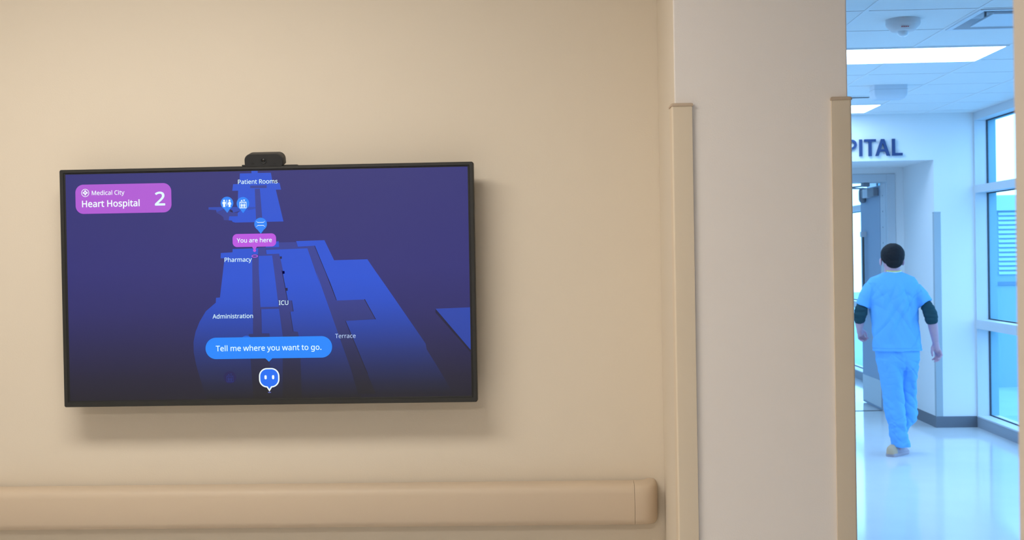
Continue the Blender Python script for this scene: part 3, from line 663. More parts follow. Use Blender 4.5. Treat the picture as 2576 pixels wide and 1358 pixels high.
    'Administration': '437,0 368,177 141,177 73,0 0,0 224,575 289,575 512,0;282,415 274,438 263,473 255,500 247,468 238,438 230,415 165,241 346,241;733,-8 661,6 605,48 569,117 557,214 569,311 605,381 661,424 734,438 765,436 792,429 816,420 836,407 867,374 872,374 869,405 867,438 867,609 937,609 937,0 881,0 870,58 867,58 836,24 815,11 792,1 765,-6;744,51 802,60 840,88 861,135 868,200 868,213 861,284 841,336 804,369 743,379 694,368 658,334 637,281 630,213 637,144 658,93 694,61;1545,438 1609,429 1654,401 1681,352 1690,280 1690,0 1621,0 1621,277 1615,321 1599,353 1572,372 1533,379 1480,369 1444,342 1424,298 1417,237 1417,0 1347,0 1347,277 1345,308 1338,333 1326,353 1309,367 1287,376 1259,379 1220,374 1191,360 1170,338 1155,308 1147,269 1144,223 1144,0 1074,0 1074,430 1131,430 1141,371 1145,371 1160,392 1178,409 1199,422 1222,431 1247,436 1272,438 1317,433 1355,420 1384,398 1403,366 1407,366 1433,398 1466,420 1505,433;1894,430 1894,0 1824,0 1824,430;1860,591 1875,588 1888,580 1897,566 1901,546 1897,526 1888,512 1875,504 1860,501 1843,504 1830,512 1821,526 1818,546 1821,566 1830,580 1843,588;2237,438 2305,429 2354,401 2383,352 2393,280 2393,0 2323,0 2323,275 2317,321 2300,353 2270,372 2227,379 2167,368 2128,338 2108,289 2101,223 2101,0 2030,0 2030,430 2087,430 2098,371 2102,371 2118,392 2138,409 2160,422 2184,431 2211,436;2597,430 2597,0 2526,0 2526,430;2562,591 2577,588 2591,580 2600,566 2603,546 2600,526 2591,512 2577,504 2562,501 2546,504 2532,512 2523,526 2520,546 2523,566 2532,580 2546,588;3013,119 3008,80 2992,49 2967,24 2933,6 2891,-4 2841,-8 2799,-6 2764,-1 2733,8 2706,19 2706,83 2735,71 2769,60 2805,52 2843,49 2889,53 2921,66 2939,86 2945,112 2936,141 2924,154 2904,167 2876,180 2839,196 2800,212 2767,228 2741,245 2722,266 2710,292 2706,324 2717,372 2750,408 2802,430 2867,438 2905,436 2940,430 2973,421 3004,409 2980,353 2923,372 2893,378 2862,380 2824,377 2796,366 2779,350 2773,328 2776,312 2783,298 2797,286 2818,274 2884,246 2922,231 2953,215 2979,197 2998,176 3009,150;3261,50 3294,53 3321,59 3321,5 3289,-4 3249,-8 3216,-5 3186,4 3161,20 3140,44 3127,79 3123,125 3123,375 3062,375 3062,409 3123,437 3152,528 3193,528 3193,430 3318,430 3318,375 3193,375 3193,127 3198,93 3212,69 3234,54;3607,438 3633,437 3658,433 3649,368 3626,372 3602,374 3578,371 3555,363 3534,351 3515,334 3499,313 3487,289 3480,261 3477,229 3477,0 3407,0 3407,430 3464,430 3472,351 3476,351 3491,374 3508,395 3529,413 3553,426 3579,435;3901,437 3969,428 4017,403 4045,358 4055,293 4055,0 4003,0 3990,61 3986,61 3968,40 3948,22 3927,9 3903,-1 3875,-6 3842,-8 3805,-5 3773,6 3745,23 3724,48 3711,80 3706,119 3719,176 3757,219 3821,245 3913,257 3986,259 3986,285 3980,330 3962,359 3934,375 3897,380 3864,378 3832,370 3775,347 3754,400 3784,414 3820,426 3860,434;3921,208 3854,200 3810,182 3787,155 3779,119 3785,87 3802,66 3827,53 3858,49 3908,56 3949,79 3976,117 3985,172 3985,210;4331,50 4364,53 4391,59 4391,5 4359,-4 4319,-8 4287,-5 4257,4 4231,20 4211,44 4198,79 4193,125 4193,375 4132,375 4132,409 4194,437 4222,528 4264,528 4264,430 4388,430 4388,375 4264,375 4264,127 4269,93 4283,69 4304,54;4548,430 4548,0 4477,0 4477,430;4513,591 4528,588 4542,580 4551,566 4554,546 4551,526 4542,512 4528,504 4513,501 4497,504 4484,512 4475,526 4472,546 4475,566 4484,580 4497,588;5058,216 5054,165 5044,121 5027,82 5004,51 4975,25 4940,7 4901,-4 4857,-8 4816,-4 4779,7 4745,25 4716,51 4693,82 4675,121 4664,165 4660,216 4666,282 4684,336 4713,380 4753,412 4802,431 4860,438 4915,431 4963,412 5002,380 5032,336 5051,282;4733,216 4736,169 4746,128 4763,95 4787,71 4819,56 4859,51 4898,56 4930,71 4955,95 4972,128 4981,169 4985,216 4981,263 4971,303 4954,335 4930,359 4898,374 4858,379 4801,368 4763,335 4740,284;5376,438 5444,429 5492,401 5522,352 5532,280 5532,0 5462,0 5462,275 5456,321 5439,353 5409,372 5366,379 5305,368 5267,338 5247,289 5240,223 5240,0 5169,0 5169,430 5226,430 5237,371 5241,371 5257,392 5276,409 5299,422 5323,431 5349,436',
    'Terrace': '259,0 187,0 187,509 8,509 8,573 437,573 437,509 259,509;680,438 731,432 775,414 810,385 836,346 852,299 857,244 857,201 563,201 573,137 600,90 643,62 700,52 739,54 773,60 805,69 838,82 838,20 805,8 773,-1 738,-6 697,-8 639,-2 589,17 547,48 516,91 496,146 490,212 496,277 514,333 542,378 580,411 627,431;679,380 634,372 599,348 576,309 565,257 783,257 781,292 772,322 758,346 738,364 712,376;1167,438 1193,437 1217,433 1209,368 1186,372 1162,374 1138,371 1115,363 1093,351 1075,334 1059,313 1047,289 1039,261 1037,229 1037,0 966,0 966,430 1024,430 1032,351 1035,351 1050,374 1068,395 1089,413 1112,426 1138,435;1498,438 1524,437 1549,433 1540,368 1517,372 1493,374 1469,371 1446,363 1425,351 1406,334 1390,313 1378,289 1371,261 1368,229 1368,0 1298,0 1298,430 1355,430 1363,351 1366,351 1382,374 1399,395 1420,413 1443,426 1470,435;1791,437 1860,428 1908,403 1936,358 1945,293 1945,0 1894,0 1881,61 1877,61 1859,40 1839,22 1818,9 1794,-1 1766,-6 1733,-8 1696,-5 1664,6 1636,23 1615,48 1602,80 1597,119 1610,176 1648,219 1712,245 1804,257 1877,259 1877,285 1871,330 1853,359 1825,375 1787,380 1755,378 1723,370 1666,347 1645,400 1675,414 1711,426 1751,434;1812,208 1744,200 1701,182 1678,155 1670,119 1676,87 1692,66 1718,53 1749,49 1799,56 1840,79 1867,117 1876,172 1876,210;2251,-8 2197,-2 2150,15 2110,45 2080,87 2061,143 2055,213 2061,284 2081,342 2112,385 2153,415 2201,432 2256,438 2288,436 2319,431 2347,424 2369,415 2347,356 2302,370 2254,376 2215,371 2183,358 2158,335 2141,303 2131,263 2128,213 2131,166 2141,126 2158,94 2182,71 2213,58 2250,53 2283,55 2312,60 2362,78 2362,15 2339,5 2314,-2 2285,-7;2630,438 2681,432 2725,414 2760,385 2785,346 2801,299 2807,244 2807,201 2512,201 2523,137 2550,90 2593,62 2650,52 2688,54 2722,60 2754,69 2787,82 2787,20 2755,8 2723,-1 2687,-6 2646,-8 2589,-2 2538,17 2497,48 2466,91 2446,146 2439,212 2445,277 2463,333 2492,378 2530,411 2576,431;2629,380 2584,372 2549,348 2526,309 2514,257 2733,257 2730,292 2722,322 2708,346 2688,364 2661,376',
    'Tell me where you want to go.': '259,0 187,0 187,509 8,509 8,573 437,573 437,509 259,509;680,438 731,432 775,414 810,385 836,346 852,299 857,244 857,201 563,201 573,137 600,90 643,62 700,52 739,54 773,60 805,69 838,82 838,20 805,8 773,-1 738,-6 697,-8 639,-2 589,17 547,48 516,91 496,146 490,212 496,277 514,333 542,378 580,411 627,431;679,380 634,372 599,348 576,309 565,257 783,257 781,292 772,322 758,346 738,364 712,376;1037,0 966,0 966,609 1037,609;1244,0 1173,0 1173,609 1244,609;2060,438 2124,429 2169,401 2196,352 2205,280 2205,0 2136,0 2136,277 2130,321 2114,353 2087,372 2048,379 1994,369 1959,342 1939,298 1932,237 1932,0 1862,0 1862,277 1860,308 1852,333 1840,353 1824,367 1802,376 1774,379 1735,374 1706,360 1684,338 1670,308 1662,269 1659,223 1659,0 1589,0 1589,430 1646,430 1656,371 1660,371 1675,392 1693,409 1714,422 1737,431 1761,436 1787,438 1832,433 1870,420 1898,398 1918,366 1922,366 1948,398 1981,420 2020,433;2504,438 2556,432 2599,414 2635,385 2660,346 2676,299 2682,244 2682,201 2387,201 2397,137 2425,90 2467,62 2524,52 2563,54 2597,60 2629,69 2662,82 2662,20 2630,8 2597,-1 2562,-6 2521,-8 2464,-2 2413,17 2372,48 2340,91 2321,146 2314,212 2320,277 2338,333 2366,378 2405,411 2451,431;2504,380 2458,372 2424,348 2400,309 2389,257 2608,257 2605,292 2597,322 2582,346 2563,364 2536,376;3277,243 3267,276 3259,308 3252,335 3247,357 3244,357 3239,335 3233,307 3225,275 3215,242 3138,1 3058,1 2940,431 3013,431 3072,201 3084,154 3094,109 3100,73 3103,73 3109,97 3116,128 3124,160 3132,188 3209,431 3285,431 3359,188 3371,149 3382,109 3388,74 3391,74 3397,108 3408,153 3420,201 3480,431 3553,431 3433,1 3350,1;3700,431 3699,399 3696,370 3701,370 3716,391 3735,407 3757,420 3782,429 3808,435 3835,437 3883,433 3922,421 3952,400 3974,370 3988,330 3992,280 3992,0 3922,0 3922,275 3916,321 3899,353 3869,372 3826,379 3783,374 3751,360 3727,338 3712,308 3703,269 3700,222 3700,0 3630,0 3630,609 3700,609;4291,438 4343,432 4386,414 4421,385 4447,346 4463,299 4468,244 4468,201 4174,201 4184,137 4211,90 4254,62 4311,52 4350,54 4384,60 4416,69 4449,82 4449,20 4416,8 4384,-1 4349,-6 4308,-8 4251,-2 4200,17 4158,48 4127,91 4108,146 4101,212 4107,277 4125,333 4153,378 4191,411 4238,431;4290,380 4245,372 4211,348 4187,309 4176,257 4395,257 4392,292 4383,322 4369,346 4349,364 4323,376;4778,438 4804,437 4828,433 4820,368 4797,372 4773,374 4749,371 4726,363 4704,351 4686,334 4670,313 4658,289 4650,261 4648,229 4648,0 4577,0 4577,430 4635,430 4643,351 4646,351 4661,374 4679,395 4700,413 4723,426 4749,435;5075,438 5126,432 5170,414 5205,385 5231,346 5246,299 5252,244 5252,201 4957,201 4968,137 4995,90 5038,62 5095,52 5133,54 5167,60 5199,69 5233,82 5233,20 5200,8 5168,-1 5133,-6 5091,-8 5034,-2 4984,17 4942,48 4911,91 4891,146 4885,212 4890,277 4908,333 4937,378 4975,411 5021,431;5074,380 5029,372 4994,348 4971,309 4959,257 5178,257 5175,292 5167,322 5153,346 5133,364 5107,376;5502,430 5577,430 5670,185 5685,144 5698,105 5706,68 5710,68 5725,121 5747,186 5834,430 5910,430 5725,-59 5708,-97 5689,-130 5667,-156 5640,-176 5607,-188 5569,-192 5535,-190 5510,-186 5510,-130 5531,-133 5557,-135 5580,-132 5600,-126 5617,-114 5631,-99 5653,-59 5675,-2;6352,216 6349,165 6338,121 6321,82 6298,51 6269,25 6235,7 6195,-4 6152,-8 6111,-4 6073,7 6039,25 6010,51 5987,82 5969,121 5958,165 5954,216 5960,282 5978,336 6008,380 6047,412 6096,431 6154,438 6209,431 6257,412 6297,380 6327,336 6346,282;6027,216 6031,169 6040,128 6057,95 6082,71 6114,56 6153,51 6193,56 6225,71 6249,95 6266,128 6276,169 6279,216 6276,263 6265,303 6248,335 6224,359 6192,374 6152,379 6096,368 6057,335 6035,284;6823,430 6823,0 6765,0 6755,57 6751,57 6736,36 6716,20 6693,8 6669,-1 6643,-6 6615,-8 6568,-4 6529,8 6498,29 6476,59 6463,99 6459,148 6459,430 6530,430 6530,153 6536,108 6553,76 6583,57 6626,51 6669,55 6701,69 6725,91 6741,121 6749,160 6752,206 6752,430;7445,243 7435,276 7427,308 7420,335 7415,357 7412,357 7408,335 7401,307 7393,275 7383,242 7306,1 7226,1 7108,431 7181,431 7241,201 7253,154 7263,109 7269,73 7272,73 7277,97 7284,128 7292,160 7301,188 7377,431 7454,431 7528,188 7539,149 7550,109 7557,74 7560,74 7566,108 7576,153 7589,201 7649,431 7721,431 7601,1 7519,1;7961,437 8029,428 8077,403 8105,358 8115,293 8115,0 8063,0 8050,61 8047,61 8028,40 8008,22 7987,9 7964,-1 7936,-6 7902,-8 7866,-5 7833,6 7805,23 7784,48 7771,80 7767,119 7779,176 7817,219 7881,245 7973,257 8046,259 8046,285 8040,330 8022,359 7994,375 7957,380 7924,378 7893,370 7836,347 7814,400 7845,414 7881,426 7920,434;7982,208 7914,200 7870,182 7847,155 7840,119 7845,87 7862,66 7887,53 7918,49 7968,56 8009,79 8036,117 8045,172 8045,210;8455,438 8522,429 8571,401 8600,352 8610,280 8610,0 8540,0 8540,275 8535,321 8517,353 8487,372 8444,379 8384,368 8346,338 8325,289 8318,223 8318,0 8248,0 8248,430 8305,430 8315,371 8319,371 8335,392 8355,409 8377,422 8402,431 8428,436;8887,50 8920,53 8947,59 8947,5 8915,-4 8875,-8 8843,-5 8813,4 8787,20 8767,44 8753,79 8749,125 8749,375 8688,375 8688,409 8750,437 8778,528 8820,528 8820,430 8944,430 8944,375 8820,375 8820,127 8824,93 8838,69 8860,54;9385,50 9418,53 9445,59 9445,5 9413,-4 9373,-8 9341,-5 9311,4 9285,20 9265,44 9251,79 9247,125 9247,375 9186,375 9186,409 9248,437 9276,528 9318,528 9318,430 9442,430 9442,375 9318,375 9318,127 9322,93 9336,69 9358,54;9905,216 9901,165 9891,121 9873,82 9850,51 9822,25 9787,7 9748,-4 9704,-8 9663,-4 9626,7 9592,25 9563,51 9539,82 9522,121 9511,165 9507,216 9513,282 9531,336 9560,380 9600,412 9649,431 9706,438 9762,431 9810,412 9849,380 9879,336 9898,282;9580,216 9583,169 9593,128 9610,95 9634,71 9666,56 9706,51 9745,56 9777,71 9801,95 9818,128 9828,169 9832,216 9828,263 9818,303 9801,335 9777,359 9745,374 9705,379 9648,368 9609,335 9587,284;10377,438 10417,434 10453,422 10485,402 10512,373 10516,373 10525,430 10581,430 10581,-7 10576,-63 10561,-109 10534,-146 10497,-172 10449,-187 10389,-192 10344,-191 10304,-186 10267,-177 10234,-165 10234,-100 10267,-114 10306,-125 10348,-132 10393,-134 10442,-126 10480,-101 10504,-63 10512,-13 10512,4 10512,32 10514,57 10511,57 10486,28 10455,8 10419,-4 10378,-8 10303,7 10247,51 10212,121 10200,214 10212,306 10247,377 10303,423;10387,379 10353,374 10325,359 10303,336 10287,303 10277,262 10273,213 10281,143 10303,92 10339,60 10388,50 10419,52 10444,58 10466,69 10483,85 10496,105 10505,131 10511,161 10512,197 10512,214 10509,267 10499,309 10482,340 10458,362 10426,374;11091,216 11088,165 11077,121 11060,82 11037,51 11008,25 10974,7 10935,-4 10891,-8 10850,-4 10812,7 10779,25 10750,51 10726,82 10709,121 10697,165 10694,216 10700,282 10718,336 10747,380 10787,412 10836,431 10893,438 10948,431 10996,412 11036,380 11066,336 11085,282;10767,216 10770,169 10780,128 10797,95 10821,71 10853,56 10893,51 10932,56 10964,71 10988,95 11005,128 11015,169 11018,216 11015,263 11005,303 10988,335 10964,359 10932,374 10892,379 10835,368 10796,335 10774,284;11192,43 11196,69 11207,85 11223,94 11241,97 11261,94 11277,85 11288,69 11292,43 11288,18 11277,2 11261,-8 11241,-11 11223,-8 11207,2 11196,18',
}


def caption(s, x0, x1, z, layer, mat, bold=0.0, h=None, parent=None):
    loops = [[tuple(map(int, q.split(','))) for q in lp.split()] for lp in OUTLINES[s].split(';')]
    xs = [p[0] for lp in loops for p in lp]
    k = (x1 - x0) / (max(xs) - min(xs))
    a = min(xs)
    kz = (h / 581.0) if h else k
    L = [[(x0 + (p[0] - a) * k, z + p[1] * kz) for p in lp] for lp in loops]
    return shape('caption', L, layer, mat, parent, bold=bold)


caption("Patient Rooms", -88.2, 39.2, 323.3, 8, M['text'], bold=0.16)
caption("Pharmacy", -136.6, -49.2, 74.8, 8, M['text'], bold=0.16)
caption("ICU", 35.9, 66.3, -65.7, 8, M['text'], bold=0.16)
caption("Administration", -179.0, -48.5, -106, 8, M['text'], bold=0.16)
caption("Terrace", 215.1, 280.9, -174.5, 8, pixel('caption_soft', lin(190, 215, 250)))
# hospital banner
shape('banner', rrect(312, 94, 26, 10, (-461, 284.2)), 5, M['banner'])
caption("Medical City", -563.1, -457.1, 297.0, 8, M['icon'], bold=0.2)
caption("Heart Hospital", -595.4, -408.9, 259.0, 8, M['icon'], bold=0.55)
caption("2", -357.6, -326.4, 260.6, 8, M['text'], bold=1.2, h=42.4)
lc = (-584.7, 304.5)
shape('emblem', [disc(lc, 12.8), disc(lc, 10.9)], 8, M['icon'], label='white round emblem with a cross of four dots')
for dx, dz in ((0, 5.4), (-5.0, 0.3), (5.0, 0.3)):
    shape('emblem_dot', disc((lc[0] + dx, lc[1] + dz), 3.2, 24), 8, M['icon'])
shape('emblem_dot', rrect(5.0, 6.6, 1.2, 5, (lc[0], lc[1] - 4.4)), 8, M['icon'])
shape('emblem_dot', [(lc[0] - 6, lc[1] + 1.6), (lc[0] - 4, lc[1] - 2.8), (lc[0], lc[1] - 2.2), (lc[0] + 4, lc[1] - 2.8), (lc[0] + 6, lc[1] + 1.6), (lc[0] + 3, lc[1] + 1.2), (lc[0], lc[1] - 1.4), (lc[0] - 3, lc[1] + 1.2)], 9, M['icon'])


# map pins
def pin(cx, cz, tip, mat=None, r=20.4):
    a0 = math.radians(-58)
    pts = []
    n = 48
    for k in range(n + 1):
        a = a0 + (2 * PI - (PI + 2 * a0)) * k / n
        pts.append((cx + r * math.cos(a), cz + r * math.sin(a)))
    pts.append((cx + 0.1, tip))
    return shape('map_pin', pts, 6, mat or M['pin'])


def person_icon(par, x, z, h, skirt, mat, layer=8):
    r = h * 0.125
    shape('icon', disc((x, z + h * 0.5 - r), r, 20), layer, mat, par)
    t = z + h * 0.5 - 2.25 * r
    bt = z - h * 0.5
    if skirt:
        pts = [(x - h * .12, t), (x + h * .12, t), (x + h * .26, z - h * .12), (x + h * .20, z - h * .16), (x + h * .14, z - h * .02), (x + h * .2, z - h * .2), (x + h * .13, z - h * .2), (x + h * .13, bt), (x - h * .13, bt), (x - h * .13, z - h * .2), (x - h * .2, z - h * .2), (x - h * .14, z - h * .02), (x - h * .20, z - h * .16), (x - h * .26, z - h * .12)]
    else:
        pts = [(x - h * .18, t), (x + h * .18, t), (x + h * .23, t - h * .05), (x + h * .23, z - h * .1), (x + h * .15, z - h * .1), (x + h * .14, bt), (x - h * .14, bt), (x - h * .15, z - h * .1), (x - h * .23, z - h * .1), (x - h * .23, t - h * .05)]
    shape('icon', pts, layer, mat, par)


def lift_icon(par, cx, cz, s, mat, layer=8):
    """lift cage with two riders and arrows; s = cage width"""
    w, h = s, s * 0.93
    zc = cz - s * 0.27
    shape('icon', [[(cx - w / 2, zc - h / 2), (cx + w / 2, zc - h / 2), (cx + w / 2, zc + h / 2), (cx - w / 2, zc + h / 2)],
                   [(cx - w * .41, zc - h * .41), (cx - w * .41, zc + h * .38), (cx + w * .41, zc + h * .38), (cx + w * .41, zc - h * .41)]], layer, mat, par)
    for sx in (-1, 1):
        person_icon(par, cx + sx * w * .17, zc - h * .04, h * .66, False, mat, layer)
    t = zc + h / 2 + s * .09
    a = s * .30
    shape('icon', [(cx - a * 1.12, t), (cx - a * .06, t), (cx - a * .58, t + a * .75)], layer, mat, par)
    shape('icon', [(cx + a * .06, t + a * .75), (cx + a * 1.12, t + a * .75), (cx + a * .58, t)], layer, mat, par)


p = pin(-125.2, 263.2, 231.7)
person_icon(p, -134.4, 262.5, 23.5, False, M['icon'])
person_icon(p, -117.0, 262.5, 23.5, True, M['icon'])
shape('icon', rrect(1.7, 20, 0.5, 3, (-125.8, 263.5)), 8, M['icon'], p)
p = pin(-73.8, 261.2, 230.1)
lift_icon(p, -73.6, 261.8, 22.0, M['icon'])
p = pin(-18.0, 194.0, 163.2)


def bracket(par, cx, cz, up):
    s = 1 if up else -1
    t = 0.85
    c0 = [(-13.5, 4.2), (-9.2, 0.0), (9.2, 0.0), (13.5, 4.2)]
    o1 = [(cx + x, cz + s * (z + t)) for x, z in c0]
    o2 = [(cx + x * 1.0, cz + s * (z - t)) for x, z in c0][::-1]
    o1[0] = (o1[0][0] - .7, o1[0][1] - s * .3)
    o1[-1] = (o1[-1][0] + .7, o1[-1][1] - s * .3)
    shape('icon', o1 + o2, 8, M['icon'], par)


bracket(p, -18.0, 199.2, True)
bracket(p, -18.0, 189.6, False)
# marker "You are here"
here = shape('location_marker', rrect(140.4, 41.8, 14.5, 10, (-39.3, 142.7)), 7, M['here'])
shape('marker_tail', [(-47, 122.2), (-31.5, 122.2), (-35.4, 115), (-43, 115)], 6, M['here'], here)
shape('marker_tail', disc((-39.2, 110.2), 4.9, 24), 6, M['here'], here)
shape('marker_ring', [disc((-39.0, 91.9), 10.2, 32, 4.8), disc((-39.0, 91.9), 7.2, 32, 2.6)], 6, M['here'], here)
caption("You are here", -95.6, 17.1, 136.0, 8, M['text'], bold=0.28, parent=here)
# prompt bubble and assistant face
pin(-71.3, -182.5, -200, M['pindim'], 20)
bub = shape('speech_bubble', rrect(408.8, 68.8, 34.3, 16, (0.3, -201.8)), 7, M['pill'])
shape('bubble_tail', [(-11.5, -235.8), (11.8, -235.8), (0.3, -247)], 7, M['pill'], bub)
caption("Tell me where you want to go.", -170.5, 169.9, -210.9, 8, M['text'], bold=0.28, parent=bub)


def face_loop(w, h, r, tail, tw):
    pts = rrect(w, h, r, 10, (0, -298.3))
    n = len(pts)
    out_ = []
    for i, q in enumerate(pts):
        out_.append(q)
        nx = pts[(i + 1) % n]
        if q[1] < -298.3 and nx[1] < -298.3 and q[0] < 0 <= nx[0]:
            zb = q[1]
            out_ += [(-tw, zb), (0, tail), (tw, zb)]
    return out_


fc = shape('assistant_icon', face_loop(66, 62.4, 26, -342.5, 8.5), 7, M['icon'])
shape('icon_face', face_loop(57.5, 54.5, 22, -334.5, 5.8), 8, M['face'], fc)
for x in (-11.6, 12.8):
    shape('icon_eye', rrect(7.4, 13.2, 3.6, 8, (x, -296.6)), 9, M['icon'], fc)
shape('icon_shadow', disc((0, -345.4), 5.2, 24, 1.5), 6, M['shadow'], fc)
gp = shape('map_pin', disc((-126.8, -295.3), 20, 40), 6, M['ghost'])
lift_icon(gp, -126.8, -294.5, 22.0, M['ghostline'])

# ------------------------------------------------------------------ webcam on top of the display
wc = thing('webcam', (-0.9300, 3.836, BZ + TVH), 'small charcoal webcam perched on the top edge of the display', 'webcam')
tilt = Matrix.Rotation(math.radians(13), 4, 'X')


def cam_ring(w, h, y, dz=0.0):
    pts = []
    r = 0.021
    for (sx, a0) in ((1, 0), (-1, 90)):
        for k in range(9):
            a = math.radians(a0 + 90 * k / 8)
            pts.append((sx * (w / 2 - r) + r * math.cos(a), y, h - r + r * math.sin(a) + dz))
    pts += [(-w / 2, y, dz + 0.004), (-w / 2 + 0.004, y, dz), (w / 2 - 0.004, y, dz), (w / 2, y, dz + 0.004)]
    return [tuple(tilt @ Vector(q) + Vector((0, 0, 0.003))) for q in pts]


sh = MB()
sh.loft([cam_ring(0.121, 0.0385, -0.0215), cam_ring(0.124, 0.040, -0.019), cam_ring(0.124, 0.040, 0.022), cam_ring(0.112, 0.034, 0.032, 0.003)])
obj('shell', sh, M['webtop'], wc, smooth=35)
fp = MB()
fp.loft([cam_ring(0.1195, 0.0380, -0.0226, 0.0004), cam_ring(0.1205, 0.0384, -0.0214, 0.0002)])
front = obj('front_panel', fp, M['webcam'], wc, smooth=35)


def tilted(mb):
    mb.v = [tuple(tilt @ Vector(q) + Vector((0, 0, 0.003))) for q in mb.v]
    return mb


def ring_y(prof, cx, cz, n=32):
    return MB().loft([[(cx + r * math.cos(2 * PI * k / n), y, cz + r * math.sin(2 * PI * k / n)) for k in range(n)] for r, y in prof])


lens = obj('lens_ring', tilted(ring_y([(0.0098, -0.0222), (0.0098, -0.0240), (0.0088, -0.0246), (0.0072, -0.0238), (0.0060, -0.0225)], 0.0, 0.0185)), M['webcam'], wc, smooth=40)
obj('lens_glass', tilted(ring_y([(0.0061, -0.0226), (0.0050, -0.0236), (0.003, -0.0241), (0.0008, -0.0243)], 0.0, 0.0185)), M['lens'], lens, smooth=60)
for x in (-0.035, 0.035):
    obj('microphone_slot', tilted(MB().box(x - 0.0045, x + 0.0045, -0.0232, -0.022, 0.0085, 0.0105)), M['bezel_in'], front)
st = MB()
st.box(-0.072, 0.050, -0.020, 0.030, 0.0, 0.0045)
st.box(0.040, 0.104, -0.004, 0.030, 0.0, 0.0035)
st.box(-0.03, 0.03, 0.055, 0.062, -0.06, 0.002)
st.box(-0.03, 0.03, 0.028, 0.062, 0.0, 0.0045)
obj('mounting_clip', st, M['webcam'], wc, bevel=0.0015)

# ------------------------------------------------------------------ handrail
RZ1, RH = 0.970, 0.140
rail_prof = [(0.016, -0.001), (0.045, 0.0), (0.070, -0.002), (0.083, -0.008), (0.090, -0.017), (0.093, -0.030), (0.0935, -0.070), (0.092, -0.112),
             (0.088, -0.124), (0.078, -0.132), (0.060, -0.1345), (0.016, -0.134)]
hr = thing('handrail', (-1.6, WALL_Y, RZ1 - 0.134), 'long tan vinyl bumper handrail on the beige wall below the display', 'handrail')
HX = -1.6
z0 = 0.134
SEAM = 0.2345
obj('rail', MB().loft([[(x, -d, z0 + z) for d, z in rail_prof] for x in (-3.30 - HX, SEAM - 0.0006 - HX)]), M['rail'], hr, smooth=35)


def cap_rings(x0, sgn):
    rings = [[(x0, -d, z0 + z) for d, z in rail_prof]]
    for k in range(13):
        a = PI / 2 * k / 12
        ring = []
        for d, z in rail_prof:
            e = d / 0.0935
            sx = (math.sin(a) ** 0.8) * 0.066 * (0.35 + 0.65 * e)
            yy = (0.004 if k == 12 else 0) + d * (math.cos(a) ** 0.72 if k < 12 else 0)
            ring.append((x0 + sgn * (0.012 + sx), -yy, z0 + z - 0.006 * (1 - math.cos(a)) * (0.6 if z < -0.06 else -0.6)))
        rings.append(ring)
    return rings


obj('end_cap', MB().loft(cap_rings(SEAM + 0.0003 - HX, 1)), M['rail'], hr, smooth=50)
obj('end_cap', MB().loft(cap_rings(-3.302 - HX, -1)), M['rail'], hr, smooth=50)
obj('retainer', MB().box(-3.25 - HX, 0.22 - HX, -0.05, 0, 0.035, 0.10), M['gap'], hr)


# ------------------------------------------------------------------ corner guards
def guard(name_label, cx, cy, sx, sy, leg_x, leg_y, z1, mats=('guard', 'guardcap'), z0=0.02, t=0.0085):
    """L-shaped guard; corner at (cx, cy); sx, sy = way the free corner points"""

    def L(grow, r):
        T = t + grow
        o = []
        o.append((-sx * (leg_x + grow), sy * T))
        n = 6
        for k in range(n + 1):
            a = PI / 2 * k / n
            o.append((sx * (T - r + r * math.sin(a)), sy * (T - r + r * math.cos(a))))
        o.append((sx * T, -sy * (leg_y + grow)))
        o.append((sx * 0.0005, -sy * (leg_y + grow)))
        o.append((sx * 0.0005, sy * 0.0005))
        o.append((-sx * (leg_x + grow), sy * 0.0005))
        return o
    gd = thing('corner_guard', (cx, cy, 0), name_label, 'corner guard')
    obj('cover', MB().prism(L(0, min(0.006, t * 0.8)), z0, z1 - 0.008, axis='z'), M[mats[0]], gd, smooth=30)
    cp = MB()
    cp.loft([[(p[0], p[1], z) for p in L(gr, min(0.006, t * 0.8))] for gr, z in ((0.0016, z1 - 0.0085), (0.0025, z1 - 0.0070), (0.0025, z1 - 0.003), (0.0005, z1), (-0.003, z1 + 0.001))])
    obj('end_cap', cp, M[mats[1]], gd, smooth=40)
    return gd


guard('tall tan corner guard on the left edge of the pier, beside the handrail end', PX0, PY, -1, -1, 0.049, 0.052, 2.122)
guard('tall tan corner guard on the right edge of the pier, next to the blue corridor', PX1, PY, 1, -1, 0.047, 0.052, 2.130)
guard('pale grey corner guard on the far corridor corner behind the walking person', REC_X, END_Y, -1, -1, 0.058, 0.04, 2.056, ('guardfar', 'guardfar'), 0.107, 0.004)


# ------------------------------------------------------------------ ceiling fittings
def panel_light(x0, x1, y0, y1, mat, label, group=None):
    cx, cy = (x0 + x1) / 2, (y0 + y1) / 2
    t = thing('ceiling_light', (cx, cy, CEIL), label, 'ceiling light', group)
    hx, hy = (x1 - x0) / 2, (y1 - y0) / 2
    fr = MB()
    for a in ((-hx, hx, -hy, -hy + 0.016), (-hx, hx, hy - 0.016, hy), (-hx, -hx + 0.016, -hy + 0.016, hy - 0.016), (hx - 0.016, hx, -hy + 0.016, hy - 0.016)):
        fr.box(*a, -0.0025, 0.006)
    obj('frame', fr, M['tee'], t)
    obj('diffuser', MB().box(-hx + 0.0162, hx - 0.0162, -hy + 0.0162, hy - 0.0162, -0.003, 0.004), mat, t)
    return t


